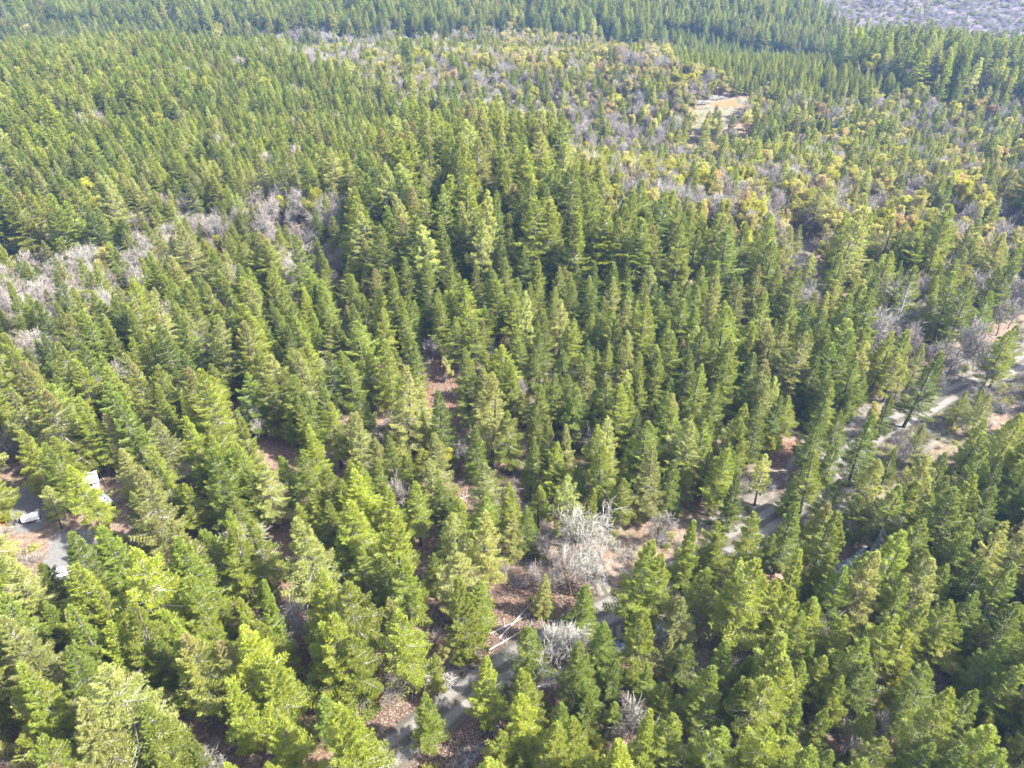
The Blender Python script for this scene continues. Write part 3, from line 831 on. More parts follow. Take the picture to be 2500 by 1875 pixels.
def mixc(f, a, b):
    m = N.new("ShaderNodeMix"); m.data_type = 'RGBA'
    L.new(f, m.inputs[0]); L.new(a, m.inputs[6]); L.new(b, m.inputs[7]); return m.outputs[2]


def attr_mask(name, amp=0.5, scale=0.7):
    a = N.new("ShaderNodeAttribute"); a.attribute_name = name
    nz = noise(scale, 5)
    m = N.new("ShaderNodeMath"); m.operation = 'MULTIPLY_ADD'; m.inputs[1].default_value = amp; L.new(nz, m.inputs[0]); L.new(a.outputs['Fac'], m.inputs[2])
    r = N.new("ShaderNodeMapRange"); r.inputs[1].default_value = 0.35 + amp / 2; r.inputs[2].default_value = 0.65 + amp / 2
    L.new(m.outputs[0], r.inputs[0]); return r.outputs[0]


floor_c = ramp(noise(1.1, 8, 0.75), [(0.30, (0.05, 0.036, 0.028)), (0.48, (0.13, 0.088, 0.066)), (0.60, (0.22, 0.155, 0.115)), (0.72, (0.36, 0.30, 0.25))])
moss_c = ramp(noise(0.9, 7, 0.7), [(0.3, (0.04, 0.05, 0.02)), (0.7, (0.12, 0.12, 0.06))])
mossf = ramp(noise(0.05, 3), [(0.50, (0, 0, 0)), (0.66, (0.75, 0.75, 0.75))])
c = mixc(mossf, floor_c, moss_c)
lit_c = ramp(noise(1.9, 8, 0.8), [(0.30, (0.05, 0.030, 0.022)), (0.45, (0.10, 0.064, 0.045)), (0.56, (0.155, 0.100, 0.070)), (0.70, (0.25, 0.195, 0.155))])
c = mixc(attr_mask('m_litter'), c, lit_c)
red_c = ramp(noise(1.2, 7, 0.7), [(0.32, (0.06, 0.024, 0.016)), (0.52, (0.15, 0.052, 0.030)), (0.70, (0.22, 0.11, 0.07))])
c = mixc(attr_mask('m_red'), c, red_c)
mea_c = ramp(noise(0.7, 7, 0.7), [(0.30, (0.055, 0.048, 0.036)), (0.50, (0.115, 0.10, 0.084)), (0.70, (0.18, 0.162, 0.142))])
c = mixc(attr_mask('m_meadow'), c, mea_c)
gr_c = ramp(noise(0.35, 5, 0.6), [(0.36, (0.065, 0.072, 0.038)), (0.50, (0.12, 0.100, 0.068)), (0.64, (0.155, 0.120, 0.086))])
c = mixc(attr_mask('m_field', 0.9, 0.25), c, gr_c)
oc = N.new("ShaderNodeRGB"); oc.outputs[0].default_value = (0.20, 0.085, 0.035, 1)
c = mixc(attr_mask('m_orange', 0.3, 0.3), c, oc.outputs[0])
gv_c = ramp(noise(2.5, 6, 0.7), [(0.3, (0.09, 0.086, 0.082)), (0.7, (0.15, 0.145, 0.14))])
c = mixc(attr_mask('m_gravel', 0.3), c, gv_c)
wv = N.new("ShaderNodeMapping"); wv.inputs['Scale'].default_value = (0.06, 0.30, 0.2); wv.inputs['Rotation'].default_value = (0, 0, 0.5)
L.new(tc.outputs['Object'], wv.inputs[0])
cut_c = ramp(noise(1.0, 8, 0.72, wv.outputs[0]), [(0.36, (0.025, 0.025, 0.035)), (0.46, (0.06, 0.05, 0.06)), (0.56, (0.095, 0.075, 0.075)), (0.70, (0.13, 0.115, 0.105))])
c = mixc(attr_mask('m_cut', 0.3, 0.05), c, cut_c)
bs = N.new("ShaderNodeBsdfPrincipled"); bs.inputs['Roughness'].default_value = 0.9
bs.inputs['Specular IOR Level'].default_value = 0.15
L.new(c, bs.inputs['Base Color'])
bp = N.new("ShaderNodeBump"); bp.inputs['Strength'].default_value = 0.8; bp.inputs['Distance'].default_value = 0.25
L.new(noise(2.2, 7, 0.75), bp.inputs['Height']); L.new(bp.outputs[0], bs.inputs['Normal'])
L.new(bs.outputs[0], out.inputs[0])
V = np.stack([GX.ravel(), GY.ravel(), GZ.ravel()], 1)
me = mesh_from('ground', V, T, [gm], smooth=True)


def soft(poly, r=2.0):
    ins = inside(V[:, 0], V[:, 1], poly)
    d = seg_dist(V[:, 0], V[:, 1], np.vstack([poly, poly[:1]]))
    return np.clip(0.5 + np.where(ins, d, -d) / (2 * r), 0, 1)


def put(name, val):
    a = me.attributes.new(name, 'FLOAT', 'POINT'); a.data.foreach_set('value', np.asarray(val, np.float32))


vx, vy = V[:, 0], V[:, 1]
tr = np.clip(1.2 - seg_dist(vx, vy, TRAIL) / 4, 0, 1); tr2 = np.clip(1.2 - seg_dist(vx, vy, TRAIL2) / 5, 0, 1)
rs_ = np.clip(1.5 - seg_dist(vx, vy, road[:7]) / 10, 0, 1)
put('m_litter', np.max([soft(CLEAR['litter']), soft(CLEAR['litter2']), soft(CLEAR['big'], 3), 0.8 * tr, 0.6 * tr2, rs_, soft(CLEAR['oakgap']) * 0.7], 0))
put('m_red', np.max([soft(CLEAR['red'], 3), 0.55 * soft(CLEAR['litter'], 2) * (np.sin(vx * 0.9) > 0.3)], 0))
put('m_meadow', np.max([soft(CLEAR['meadow'], 3), soft(CLEAR['scrub'], 5), soft(CLEAR['scrub2'], 4), soft(CLEAR['slope'], 4), soft(CLEAR['oakgap2']), 0.9 * np.clip(1.6 - seg_dist(vx, vy, road[8:]) / 8, 0, 1)], 0))
put('m_field', np.max([soft(CLEAR['field'], 4)] + [soft(CLEAR[k_], 5) for k_ in ('house_lot', 'house_lot2', 'house_lot3')], 0))
put('m_orange', np.max([soft(poly_px([(1730, 252), (1790, 244), (1800, 255), (1780, 262), (1735, 258)]), 2), soft(poly_px([(1800, 255), (1850, 250), (1850, 262), (1805, 270)]), 2) * 0.8], 0))
put('m_gravel', np.max([soft(CLEAR['yard'], 1.5), soft(CLEAR['yard2'], 1.5), 0.55 * np.clip(1.6 - seg_dist(vx, vy, spur) / 2, 0, 1) * (vx < 1e9)], 0))
put('m_cut', sig((vx - 236) / 6) * sig((vy - 580 + 0.1 * (vx - 180)) / 8) * (vy < 1200))
ground = bpy.data.objects.new('ground', me); col.objects.link(ground); ground['kind'] = 'structure'


# ------------------------------------------------------------------ gravel road, spur, stream
def ribbon(name, line, half, mat, lift, camber=0.0, z_from=None, step=1.5, jit=0.0):
    # smooth the polyline
    pts = line.copy()
    for _ in range(3):
        q = [pts[0]]
        for a, b in zip(pts[:-1], pts[1:]):
            q += [a * 0.75 + b * 0.25, a * 0.25 + b * 0.75]
        q.append(pts[-1]); pts = np.array(q)
    d = np.r_[0, np.cumsum(np.hypot(*np.diff(pts, axis=0).T))]
    s = np.arange(0, d[-1], step)
    px = np.interp(s, d, pts[:, 0]); py = np.interp(s, d, pts[:, 1])
    tx, ty = np.gradient(px), np.gradient(py)
    l = np.hypot(tx, ty); nxv, nyv = -ty / l, tx / l
    lanes = np.linspace(-1, 1, 13)
    V, U = [], []
    jw = half * (1 + jit * np.convolve(rng.normal(0, 1, len(s) + 8), np.ones(9) / 3, 'valid'))
    for k, a in enumerate(lanes):
        x = px + nxv * a * jw; y = py + nyv * a * jw
        z = terrain(x, y) + lift + camber * (1 - a * a) - (0.05 * np.exp(-((abs(a) - 0.45) / 0.14) ** 2) if camber else 0)
        if abs(a) == 1: z = z - 0.12
        V.append(np.stack([x, y, z], 1)); U.append(np.full(len(s), a))
    V = np.concatenate(V); U = np.concatenate(U)
    m = len(s)
    T = []
    for k in range(len(lanes) - 1):
        i = np.arange(m - 1) + k * m
        T.append(np.stack([i, i + m, i + m + 1], 1)); T.append(np.stack([i, i + m + 1, i + 1], 1))
    me = mesh_from(name, V, np.concatenate(T), [mat], smooth=True)
    a = me.attributes.new('lane', 'FLOAT', 'POINT'); a.data.foreach_set('value', U.astype(np.float32))
    o = bpy.data.objects.new(name, me); col.objects.link(o); o['kind'] = 'structure'
    return o


rm, nt, out = new_mat('road_gravel')
N, L = nt.nodes, nt.links
tc = N.new("ShaderNodeTexCoord")
base = ramp(noise(2.8, 8, 0.75), [(0.3, (0.068, 0.062, 0.056)), (0.52, (0.10, 0.093, 0.085)), (0.72, (0.15, 0.142, 0.13))])
at = N.new("ShaderNodeAttribute"); at.attribute_name = 'lane'
ab = N.new("ShaderNodeMath"); ab.operation = 'ABSOLUTE'; L.new(at.outputs['Fac'], ab.inputs[0])
nzz = noise(0.6, 4)
ad = N.new("ShaderNodeMath"); ad.operation = 'MULTIPLY_ADD'; ad.inputs[1].default_value = 0.22; L.new(nzz, ad.inputs[0]); L.new(ab.outputs[0], ad.inputs[2])
wheel = ramp(ad.outputs[0], [(0.0, (0.55, 0.50, 0.38)), (0.24, (0.55, 0.50, 0.38)), (0.38, (1.25, 1.22, 1.18)), (0.68, (1.2, 1.18, 1.14)), (0.86, (0.50, 0.46, 0.36)), (1.0, (0.60, 0.54, 0.42))])
mm = N.new("ShaderNodeMix"); mm.data_type = 'RGBA'; mm.blend_type = 'MULTIPLY'; mm.inputs[0].default_value = 1
L.new(base, mm.inputs[6]); L.new(wheel, mm.inputs[7])
b = N.new("ShaderNodeBsdfPrincipled"); b.inputs['Roughness'].default_value = 0.9
L.new(mm.outputs[2], b.inputs['Base Color'])
bp = N.new("ShaderNodeBump"); bp.inputs['Distance'].default_value = 0.05; L.new(noise(6, 6), bp.inputs['Height']); L.new(bp.outputs[0], b.inputs['Normal'])
L.new(b.outputs[0], out.inputs[0])
ribbon('gravel_road', road, 3.2, rm, 0.10, camber=0.12, jit=0.03)
ribbon('dirt_track', spur, 1.7, rm, 0.09, camber=0.05, jit=0.06)
wm_, nt, out = new_mat('creek_water')
N, L = nt.nodes, nt.links
tc = N.new("ShaderNodeTexCoord")
b = N.new("ShaderNodeBsdfPrincipled"); b.inputs['Roughness'].default_value = 0.12; b.inputs['IOR'].default_value = 1.33
L.new(ramp(noise(1.6, 6), [(0.35, (0.05, 0.055, 0.065)), (0.55, (0.20, 0.21, 0.25)), (0.7, (0.5, 0.5, 0.55))]), b.inputs['Base Color'])
bp = N.new("ShaderNodeBump"); bp.inputs['Distance'].default_value = 0.05; L.new(noise(4, 4), bp.inputs['Height']); L.new(bp.outputs[0], b.inputs['Normal'])
L.new(b.outputs[0], out.inputs[0])
ribbon('creek_water', stream, 1.5, wm_, -0.55, jit=0.1)


# ------------------------------------------------------------------ things
def empty(name, loc, rz=0.0, label=None, cat=None, group=None, scale=None):
    o = bpy.data.objects.new(name, None); col.objects.link(o)
    o.location = loc; o.rotation_euler = (0, 0, rz)
    if scale: o.scale = scale
    if label: o['label'] = label
    if cat: o['category'] = cat
    if group: o['group'] = group
    return o


def part(name, me, parent, mat=None, slot=0):
    o = bpy.data.objects.new(name, me); col.objects.link(o); o.parent = parent
    if mat is not None:
        o.material_slots[slot].link = 'OBJECT'; o.material_slots[slot].material = mat
    return o


X_, Y_, D0 = project(np.array([[t[2], t[3], t[4] + t[5] * 0.7] for t in trees]))
size = np.array([t[5] * t[6] for t in trees]) ** 0.5 / D0
vis = in_frame(X_, Y_, D0, 10)
fam = np.array([{'f': 'f', 'l': 'f', 's': 'f', 'p': 'p', 'm': 'm', 'b': 'b', 'd': 'd'}[t[0]] for t in trees])
listed = np.array([t[7] for t in trees])
single = np.zeros(len(trees), bool)
for k_, lim in (('f', 300), ('p', 110), ('m', 170), ('b', 200), ('d', 10)):
    idx = np.nonzero((fam == k_) & vis)[0]
    idx = idx[np.argsort(-(size[idx] + listed[idx] * 0.03))][:lim]
    single[idx] = True

LAND = [((960, 1830), "the road's end"), ((1170, 1665), "the straight gravel road"), ((1375, 1560), "the white lichen oak by the road"), ((1440, 1300), "the widest lichen oak"),
        ((1080, 1650), "the slash pile"), ((750, 1800), "the foot of the skid trail"), ((690, 1430), "the middle of the skid trail"), ((680, 1120), "the head of the skid trail"),
        ((500, 1340), "the small brown glade"), ((262, 1223), "the white camper"), ((78, 1263), "the white flatbed trailer"), ((155, 1393), "the white pickup"),
        ((330, 1640), "the grey-limbed fir"), ((1060, 950), "the litter clearing"), ((1135, 1195), "the small litter glade"), ((1930, 1150), "the red clearing"),
        ((1960, 870), "the long-armed fir"), ((2222, 720), "the grey snag"), ((2370, 820), "the oaks beside the meadow"), ((2250, 1030), "the pale meadow strip"),
        ((2170, 1300), "the open creek bend"), ((1880, 1800), "the yellow fir at the bottom"), ((2450, 1480), "the dark bare thicket"), ((2165, 1740), "the mauve thicket"),
        ((2320, 1600), "the golden madrone"), ((1140, 720), "the yellow layered fir"), ((1230, 850), "the bare hollow"), ((1990, 680), "the pale pine"), ((60, 650), "the pale scrub patch"),
        ((720, 590), "the bare oak gap"), ((270, 840), "the bare left-hand oaks"), ((520, 452), "the distant white snag"), ((1300, 400), "the knoll"), ((1740, 280), "the tan field"),
        ((1560, 1250), "the trunk-lined road bank"), ((1650, 1650), "the grey oak in the lower wood"), ((2130, 420), "the golden stand"), ((1500, 650), "the knoll's foot"),
        ((420, 250), "the far left wood"), ((1100, 140), "the rusty madrone stand"), ((1980, 140), "the young plantation"), ((1450, 240), "the grey oak flat")]
NOUN = {'f': 'fir', 'p': 'pine', 'm': 'madrone', 'b': 'bare oak', 'd': 'snag'}
ADJ = {('f', 'g'): 'mid-green', ('f', 'e'): 'deep green', ('f', 'y'): 'yellow-green', ('f', 'w'): 'pale green', ('f', 't'): 'brown-topped', ('l', 'w'): 'pale layered', ('l', 'y'): 'yellow layered',
       ('m', 'g'): 'green round', ('m', 'e'): 'green round', ('m', 'y'): 'golden round', ('m', 'o'): 'rusty orange', ('b', 'w'): 'white lichen-hung', ('b', 'r'): 'grey-twigged', ('b', 'v'): 'mauve-brown',
       ('p', 'w'): 'pale tufted', ('p', 'y'): 'bright tufted', ('p', 'g'): 'green tufted', ('d', 'w'): 'white dead', ('d', 'g'): 'grey dead', ('s', 'y'): 'slim yellow-green', ('s', 'e'): 'slim deep green'}
ORD = ['nearest', 'second', 'third', 'fourth', 'fifth', 'sixth', 'seventh', 'eighth', 'ninth', 'tenth', 'eleventh', 'twelfth', 'thirteenth', 'fourteenth', 'fifteenth', 'sixteenth', 'seventeenth',
       'eighteenth', 'nineteenth', 'twentieth', 'twenty-first', 'twenty-second', 'twenty-third', 'twenty-fourth', 'twenty-fifth', 'twenty-sixth', 'twenty-seventh', 'twenty-eighth', 'twenty-ninth', 'thirtieth'] + \
      ['next farther'] * 300
labels = {}
buckets = {}
lp = np.array([l[0] for l in LAND])
for i in np.nonzero(single)[0]:
    dx, dy = X_[i] - lp[:, 0], Y_[i] - lp[:, 1]
    j = int(np.argmin(np.hypot(dx, dy * 1.3)))
    if abs(dx[j]) > abs(dy[j]): di = 'right of' if dx[j] > 0 else 'left of'
    else: di = 'in front of' if dy[j] > 0 else 'beyond'
    adj = ADJ.get((trees[i][0], trees[i][1]), ADJ.get((fam[i], trees[i][1]), 'green'))
    buckets.setdefault((fam[i], adj, j, di), []).append((math.hypot(dx[j], dy[j]), i))
for (fa, adj, j, di), lst in buckets.items():
    lst.sort()
    for r_, (_, i) in enumerate(lst):
        nn = NOUN[fa]
        adj = adj.replace('slim yellow-green', 'slim yellow')
        labels[i] = f"{adj} {nn} {di} {LAND[j][1]}" if len(lst) == 1 else f"{adj} {nn}, {ORD[r_]} such {nn} {di} {LAND[j][1]}"
GROUPS = {'f': 'fir trees of the forest', 'p': 'pale pines among the firs', 'm': 'madrones among the firs', 'b': 'bare oaks among the firs', 'd': 'dead standing trees'}
NAMES = {'f': 'fir_tree', 'p': 'pine_tree', 'm': 'madrone_tree', 'b': 'bare_oak_tree', 'd': 'dead_tree'}
CATS = {'f': 'fir tree', 'p': 'pine tree', 'm': 'broadleaf tree', 'b': 'bare tree', 'd': 'dead tree'}
for i in np.nonzero(single)[0]:
    kind, tone, x, y, z, h, w, _l = trees[i]
    fa = fam[i]
    g = random.Random(int(i))
    if kind in 'fls':
        tm, cm = LAYERED[g.randrange(2)] if kind == 'l' else SLIM if kind == 's' else FIRS[g.randrange(len(FIRS))]
        mat = M[TONES[kind].get(tone, 'fir_green')]; hh = 22
        rr = 2 * {0: 1}.get(1, 1)
        wid = w / (7.2 if kind == 'l' else 4.4 if kind == 's' else 5.7)
    elif kind == 'p':
        tm, cm = PINES[g.randrange(4)]; mat = M[TONES['p'].get(tone, 'pine_pale')]; hh = 22; wid = w / 6.6
    elif kind == 'm':
        tm, cm = MADS[g.randrange(4)]; mat = M[TONES['m'].get(tone, 'madrone')]; hh = 13; wid = w / 7.6
    elif kind == 'b':
        tm, cm = BARES[{'w': (0, 1), 'r': (2, 3), 'v': (4, 4)}.get(tone, (2, 3))[g.randrange(2)]]; mat = None; hh = 13; wid = w / 10.0
    else:
        tm, cm = DEADS[g.randrange(2)]; mat = None; hh = 14; wid = h / 14
    t = empty(NAMES[fa], (x, y, z - 0.05), g.uniform(0, 6.28), labels[i], CATS[fa], GROUPS[fa], (wid, wid, h / hh))
    t.rotation_euler = (g.gauss(0, 0.04), g.gauss(0, 0.04), g.uniform(0, 6.28))
    part('trunk', tm, t)
    part('branches' if fa in 'bd' else 'crown', cm, t, mat)


# ------------------------------------------------------------------ masses of trees too many to build one by one: one object per kind
def scatter(name, sources, P, ROT, SC, IDX):
    """sources: list of (mesh, {slot: material}); P (n,3) SC (n,3) IDX (n,)"""
    c = bpy.data.collections.new(name + '_sources')
    for k, (me_, mats) in enumerate(sources):
        o = bpy.data.objects.new(f"{name}_kind.{k:03d}", me_); c.objects.link(o)
        for s, m in (mats or {}).items():
            o.material_slots[s].link = 'OBJECT'; o.material_slots[s].material = m
    me = bpy.data.meshes.new(name)
    me.vertices.add(len(P)); me.vertices.foreach_set('co', np.asarray(P, np.float32).ravel())
    for an, ty, val, key in (('rot', 'FLOAT_VECTOR', ROT, 'vector'), ('scl', 'FLOAT_VECTOR', SC, 'vector'), ('pick', 'INT', IDX, 'value')):
        a = me.attributes.new(an, ty, 'POINT'); a.data.foreach_set(key, np.asarray(val, np.int32 if ty == 'INT' else np.float32).ravel())
    o = bpy.data.objects.new(name, me); col.objects.link(o); o['kind'] = 'stuff'
    ng = bpy.data.node_groups.new(name, 'GeometryNodeTree')
    ng.interface.new_socket('Geometry', in_out='INPUT', socket_type='NodeSocketGeometry')
    ng.interface.new_socket('Geometry', in_out='OUTPUT', socket_type='NodeSocketGeometry')
    N, L = ng.nodes, ng.links
    gi = N.new('NodeGroupInput'); go = N.new('NodeGroupOutput')
    ci = N.new('GeometryNodeCollectionInfo'); ci.inputs[0].default_value = c
    ci.inputs['Separate Children'].default_value = True; ci.inputs['Reset Children'].default_value = True
    ip = N.new('GeometryNodeInstanceOnPoints'); ip.inputs['Pick Instance'].default_value = True

    def na(n_, ty):
        a = N.new('GeometryNodeInputNamedAttribute'); a.data_type = ty; a.inputs[0].default_value = n_; return a.outputs[0]
    m2p = N.new('GeometryNodeMeshToPoints')
    L.new(gi.outputs[0], m2p.inputs[0]); L.new(m2p.outputs[0], ip.inputs['Points'])
    L.new(ci.outputs[0], ip.inputs['Instance']); L.new(na('pick', 'INT'), ip.inputs['Instance Index'])
    L.new(na('rot', 'FLOAT_VECTOR'), ip.inputs['Rotation']); L.new(na('scl', 'FLOAT_VECTOR'), ip.inputs['Scale'])
    L.new(ip.outputs[0], go.inputs[0])
    md = o.modifiers.new('scatter', 'NODES'); md.node_group = ng
    return o


def merged_tree(tm, cm):
    """trunk and crown in one mesh for the masses"""
    def arr(me_):
        v = np.empty(len(me_.vertices) * 3, np.float32); me_.vertices.foreach_get('co', v)
        t = np.empty(len(me_.loops), np.int32); me_.loops.foreach_get('vertex_index', t)
        mi = np.empty(len(me_.polygons), np.int32); me_.polygons.foreach_get('material_index', mi)
        return v.reshape(-1, 3), t.reshape(-1, 3), mi
    v0, t0, _ = arr(cm); v1, t1, _1 = arr(tm); mi0 = _
    nm = len(cm.materials)
    return mesh_from('tree_mass', np.vstack([v0, v1]), np.vstack([t0, t1 + len(v0)]), list(cm.materials) + [tm.materials[0]], np.r_[mi0, np.full(len(t1), nm)])


ft = trunk_mesh('fir_trunk', 22, 0.3, np.random.default_rng(1), M['bark_fir'])
near_src = [merged_tree(*FIRS[k]) for k in range(len(FIRS))] + [merged_tree(*LAYERED[0])]
far_src = [merged_tree(ft, c) for c in FAR_FIRS]
fir_sources, fir_key = [], {}
for tone in 'geywt':
    for k, m in enumerate(near_src):
        if k < 8 and tone in 'wt' and k > 4: continue
        fir_key[(tone, 'n', k)] = len(fir_sources); fir_sources.append((m, {0: M[TONES['f'][tone]]}))
    for k, m in enumerate(far_src):
        fir_key[(tone, 'f', k)] = len(fir_sources); fir_sources.append((m, {0: M[TONES['f'][tone]]}))
srcs = {'f': fir_sources,
        'p': [(merged_tree(*PINES[k]), None) for k in range(4)],
        'm': [(merged_tree(*MADS[k]), {0: M[mt]}) for mt in ('madrone', 'madrone_gold', 'madrone_rust') for k in range(3)],
        'b': [(merged_tree(*BARES[k]), None) for k in range(5)]}
DATA = {k: [] for k in srcs}
for i in np.nonzero(~single)[0]:
    kind, tone, x, y, z, h, w, _l = trees[i]
    fa = fam[i]
    if fa == 'd': continue
    if fa == 'f':
        lod = 'n' if D0[i] < 260 else 'f'
        if kind == 'l': key = (tone, 'n', 8)
        else: key = (tone, lod, int(rng.integers(0, 5 if lod == 'n' else 4)))
        p = fir_key[key]; s = (w / (7.2 if kind == 'l' else 5.9), h / 22)
    elif fa == 'p': p = int(rng.integers(0, 4)); s = (w / 6.6, h / 22)
    elif fa == 'm': p = {'g': 0, 'e': 0, 'w': 0, 'y': 3, 'o': 6}[tone] + int(rng.integers(0, 3)); s = (w / 7.6, h / 13)
    else: p = {'w': int(rng.integers(0, 2)), 'r': int(rng.integers(2, 4)), 'v': 4}.get(tone, 3); s = (w / 10, h / 13)
    DATA[fa].append(((x, y, z - 0.05), (rng.normal(0, 0.02), rng.normal(0, 0.02), rng.uniform(0, 6.28)), (s[0], s[0], s[1]), p))
MASS = {'f': ('fir_forest', 'mass of fir trees filling the valley to the far ridge'), 'p': ('pine_forest', 'pale pines scattered through the fir forest'),
        'm': ('madrone_woods', 'golden and green madrones mixed into the distant forest'), 'b': ('oak_woods', 'bare grey oaks mixed into the distant forest')}
for k, rows in DATA.items():
    if rows:
        o = scatter(MASS[k][0], srcs[k], np.array([r[0] for r in rows]), np.array([r[1] for r in rows]), np.array([r[2] for r in rows]), np.array([r[3] for r in rows]))
        o['label'] = MASS[k][1]
        print(k, len(rows))

# undergrowth: twiggy brush and small evergreen shrubs on the forest floor
shr = [(shrub_mesh('brush', 700, 'twig_grey'), None), (shrub_mesh('brush', 701, 'twig_mauve'), None), (shrub_mesh('brush', 702, 'lichen_grey', 2.2), None),
       (shrub_mesh('brush', 703, 'twig_grey', 1.3, 'madrone'), None), (shrub_mesh('brush', 704, 'twig_mauve', 1.2, 'fir_deep'), None)]
n = 15000
ux = rng.uniform(-190, 230, n); uy = rng.uniform(30, 330, n)
k = (np.abs(ux) < 0.8 * (uy * 0.82 + 55) + 15) & (seg_dist(ux, uy, road) > 3.8) & (seg_dist(ux, uy, stream) > 1.7) & (seg_dist(ux, uy, spur) > 2.4)
for c in ('yard', 'yard2'):
    k &= ~inside(ux, uy, CLEAR[c])
for c, f in (('litter', 0.12), ('litter2', 0.2), ('big', 0.5), ('red', 0.15), ('camper', 0.1), ('field', 0.02)):
    k &= ~(inside(ux, uy, CLEAR[c]) & (rng.uniform(0, 1, n) > f))
k &= ~((seg_dist(ux, uy, TRAIL) < 2.2) & (rng.uniform(0, 1, n) > 0.15))
ux, uy = ux[k], uy[k]
mdx, mdy = (rng.uniform(CLEAR['meadow'][:, a].min(), CLEAR['meadow'][:, a].max(), 9000) for a in (0, 1))
mk = inside(mdx, mdy, CLEAR['meadow']) & (seg_dist(mdx, mdy, road) > 3.4)
ux = np.r_[ux, mdx[mk]]; uy = np.r_[uy, mdy[mk]]
n = len(ux)
pk = rng.choice(5, n, p=[0.28, 0.27, 0.15, 0.15, 0.15]); pk[n - mk.sum():] = rng.choice([0, 2, 2, 1, 3], mk.sum())
sc = rng.uniform(0.45, 1.15, n); sc[n - mk.sum():] *= 0.75
cx_, cy2 = rng.uniform(240, 560, 5200), rng.uniform(575, 760, 5200)
ux = np.r_[ux, cx_]; uy = np.r_[uy, cy2]; pk = np.r_[pk, rng.choice([1, 1, 2, 4, 0], 5200)]; sc = np.r_[sc, rng.uniform(0.6, 2.0, 5200)]; n = len(ux)
o = scatter('undergrowth', shr, np.stack([ux, uy, terrain(ux, uy)], 1), np.stack([0 * ux, 0 * ux, rng.uniform(0, 6.28, n)], 1), np.stack([sc, sc, sc * rng.uniform(0.7, 1.2, n)], 1), pk)
o['label'] = 'leafless brush and low shrubs on the forest floor'

# fallen leaves in the clearings: one mass of small curled quads
def leaf_cloud(poly, n):
    a = rng.uniform(poly[:, 0].min(), poly[:, 0].max(), n); b_ = rng.uniform(poly[:, 1].min(), poly[:, 1].max(), n)
    k = inside(a, b_, poly); return a[k], b_[k]


lx, ly = [], []
for c, m_ in (('big', 90000), ('litter', 14000), ('litter2', 5000), ('red', 10000)):
    a, b_ = leaf_cloud(CLEAR[c], m_); lx.append(a); ly.append(b_)
for s_ in range(len(road) - 11):
    m_ = 6000; f = rng.uniform(0, 1, m_); o_ = rng.choice([-1, 1], m_) * (3.3 + np.abs(rng.normal(0, 2.5, m_)))
    p0, p1 = road[s_], road[s_ + 1]; dv = (p1 - p0) / np.hypot(*(p1 - p0))
    lx.append(p0[0] + (p1 - p0)[0] * f - dv[1] * o_); ly.append(p0[1] + (p1 - p0)[1] * f + dv[0] * o_)
lx, ly = np.concatenate(lx), np.concatenate(ly)
kk = seg_dist(lx, ly, road) > 3.0
lx, ly = lx[kk], ly[kk]
P = np.stack([lx, ly, terrain(lx, ly) + 0.05], 1)
D = unit(rng.normal(0, 1, (len(P), 3)) * [1, 1, 0.45])
V, T = leaves_tri(P, D, 0.20, 0.16, rng)
lm1 = leaf_mat('dry_leaves', (0.135, 0.085, 0.058), transl=0.1, var=0.0, hue=0.0)
lm2 = leaf_mat('pale_dry_leaves', (0.27, 0.21, 0.165), transl=0.1, var=0.0, hue=0.0)
lm3 = leaf_mat('dark_dry_leaves', (0.08, 0.045, 0.035), transl=0.1, var=0.0, hue=0.0)
me = mesh_from('fallen_leaves', V, T, [lm1, lm2, lm3], rng.choice(3, len(T), p=[0.45, 0.25, 0.30]))
o = bpy.data.objects.new('fallen_leaves', me); col.objects.link(o); o['kind'] = 'stuff'; o['label'] = 'dry brown oak leaves covering the clearings and road banks'


# ------------------------------------------------------------------ small man-made things and logs
def box(x0, x1, y0, y1, z0, z1, bev=0.0, taper=0.0):
    import bmesh
    bm = bmesh.new()
    bmesh.ops.create_cube(bm, size=1)
    for v in bm.verts:
        t = taper if v.co.z > 0 else 0
        v.co = Vector(((x0 + x1) / 2 + v.co.x * (x1 - x0 - t), (y0 + y1) / 2 + v.co.y * (y1 - y0 - t), (z0 + z1) / 2 + v.co.z * (z1 - z0)))
    if bev:
        bmesh.ops.bevel(bm, geom=list(bm.edges), offset=bev, segments=2, affect='EDGES')
    return bm


def bmpart(name, bm, parent, mat):
    me = bpy.data.meshes.new(name); bm.to_mesh(me); bm.free(); me.materials.append(mat)
    o = bpy.data.objects.new(name, me); col.objects.link(o); o.parent = parent
    return o


def cyl(r, w, x, y, z, axis='Y', seg=18, r2=None):
    import bmesh
    bm = bmesh.new()
    bmesh.ops.create_cone(bm, cap_ends=True, segments=seg, radius1=r, radius2=r if r2 is None else r2, depth=w)
    if axis == 'Y': bmesh.ops.rotate(bm, verts=bm.verts, cent=(0, 0, 0), matrix=Matrix.Rotation(math.pi / 2, 3, 'X'))
    if axis == 'X': bmesh.ops.rotate(bm, verts=bm.verts, cent=(0, 0, 0), matrix=Matrix.Rotation(math.pi / 2, 3, 'Y'))
    bmesh.ops.translate(bm, verts=bm.verts, vec=(x, y, z))
    return bm


def wheels(t, xs_, half, r=0.36):
    for x in xs_:
        for s in (-1, 1):
            w_ = bmpart('wheel', cyl(r, 0.22, x, s * half, r), t, M['rubber'])
            bmpart('rim', cyl(r * 0.55, 0.04, x, s * (half + 0.12), r), w_, M['chrome'])


def at_px(X, Y):
    x, y, z = unproject(X, Y); return (x, y, z)


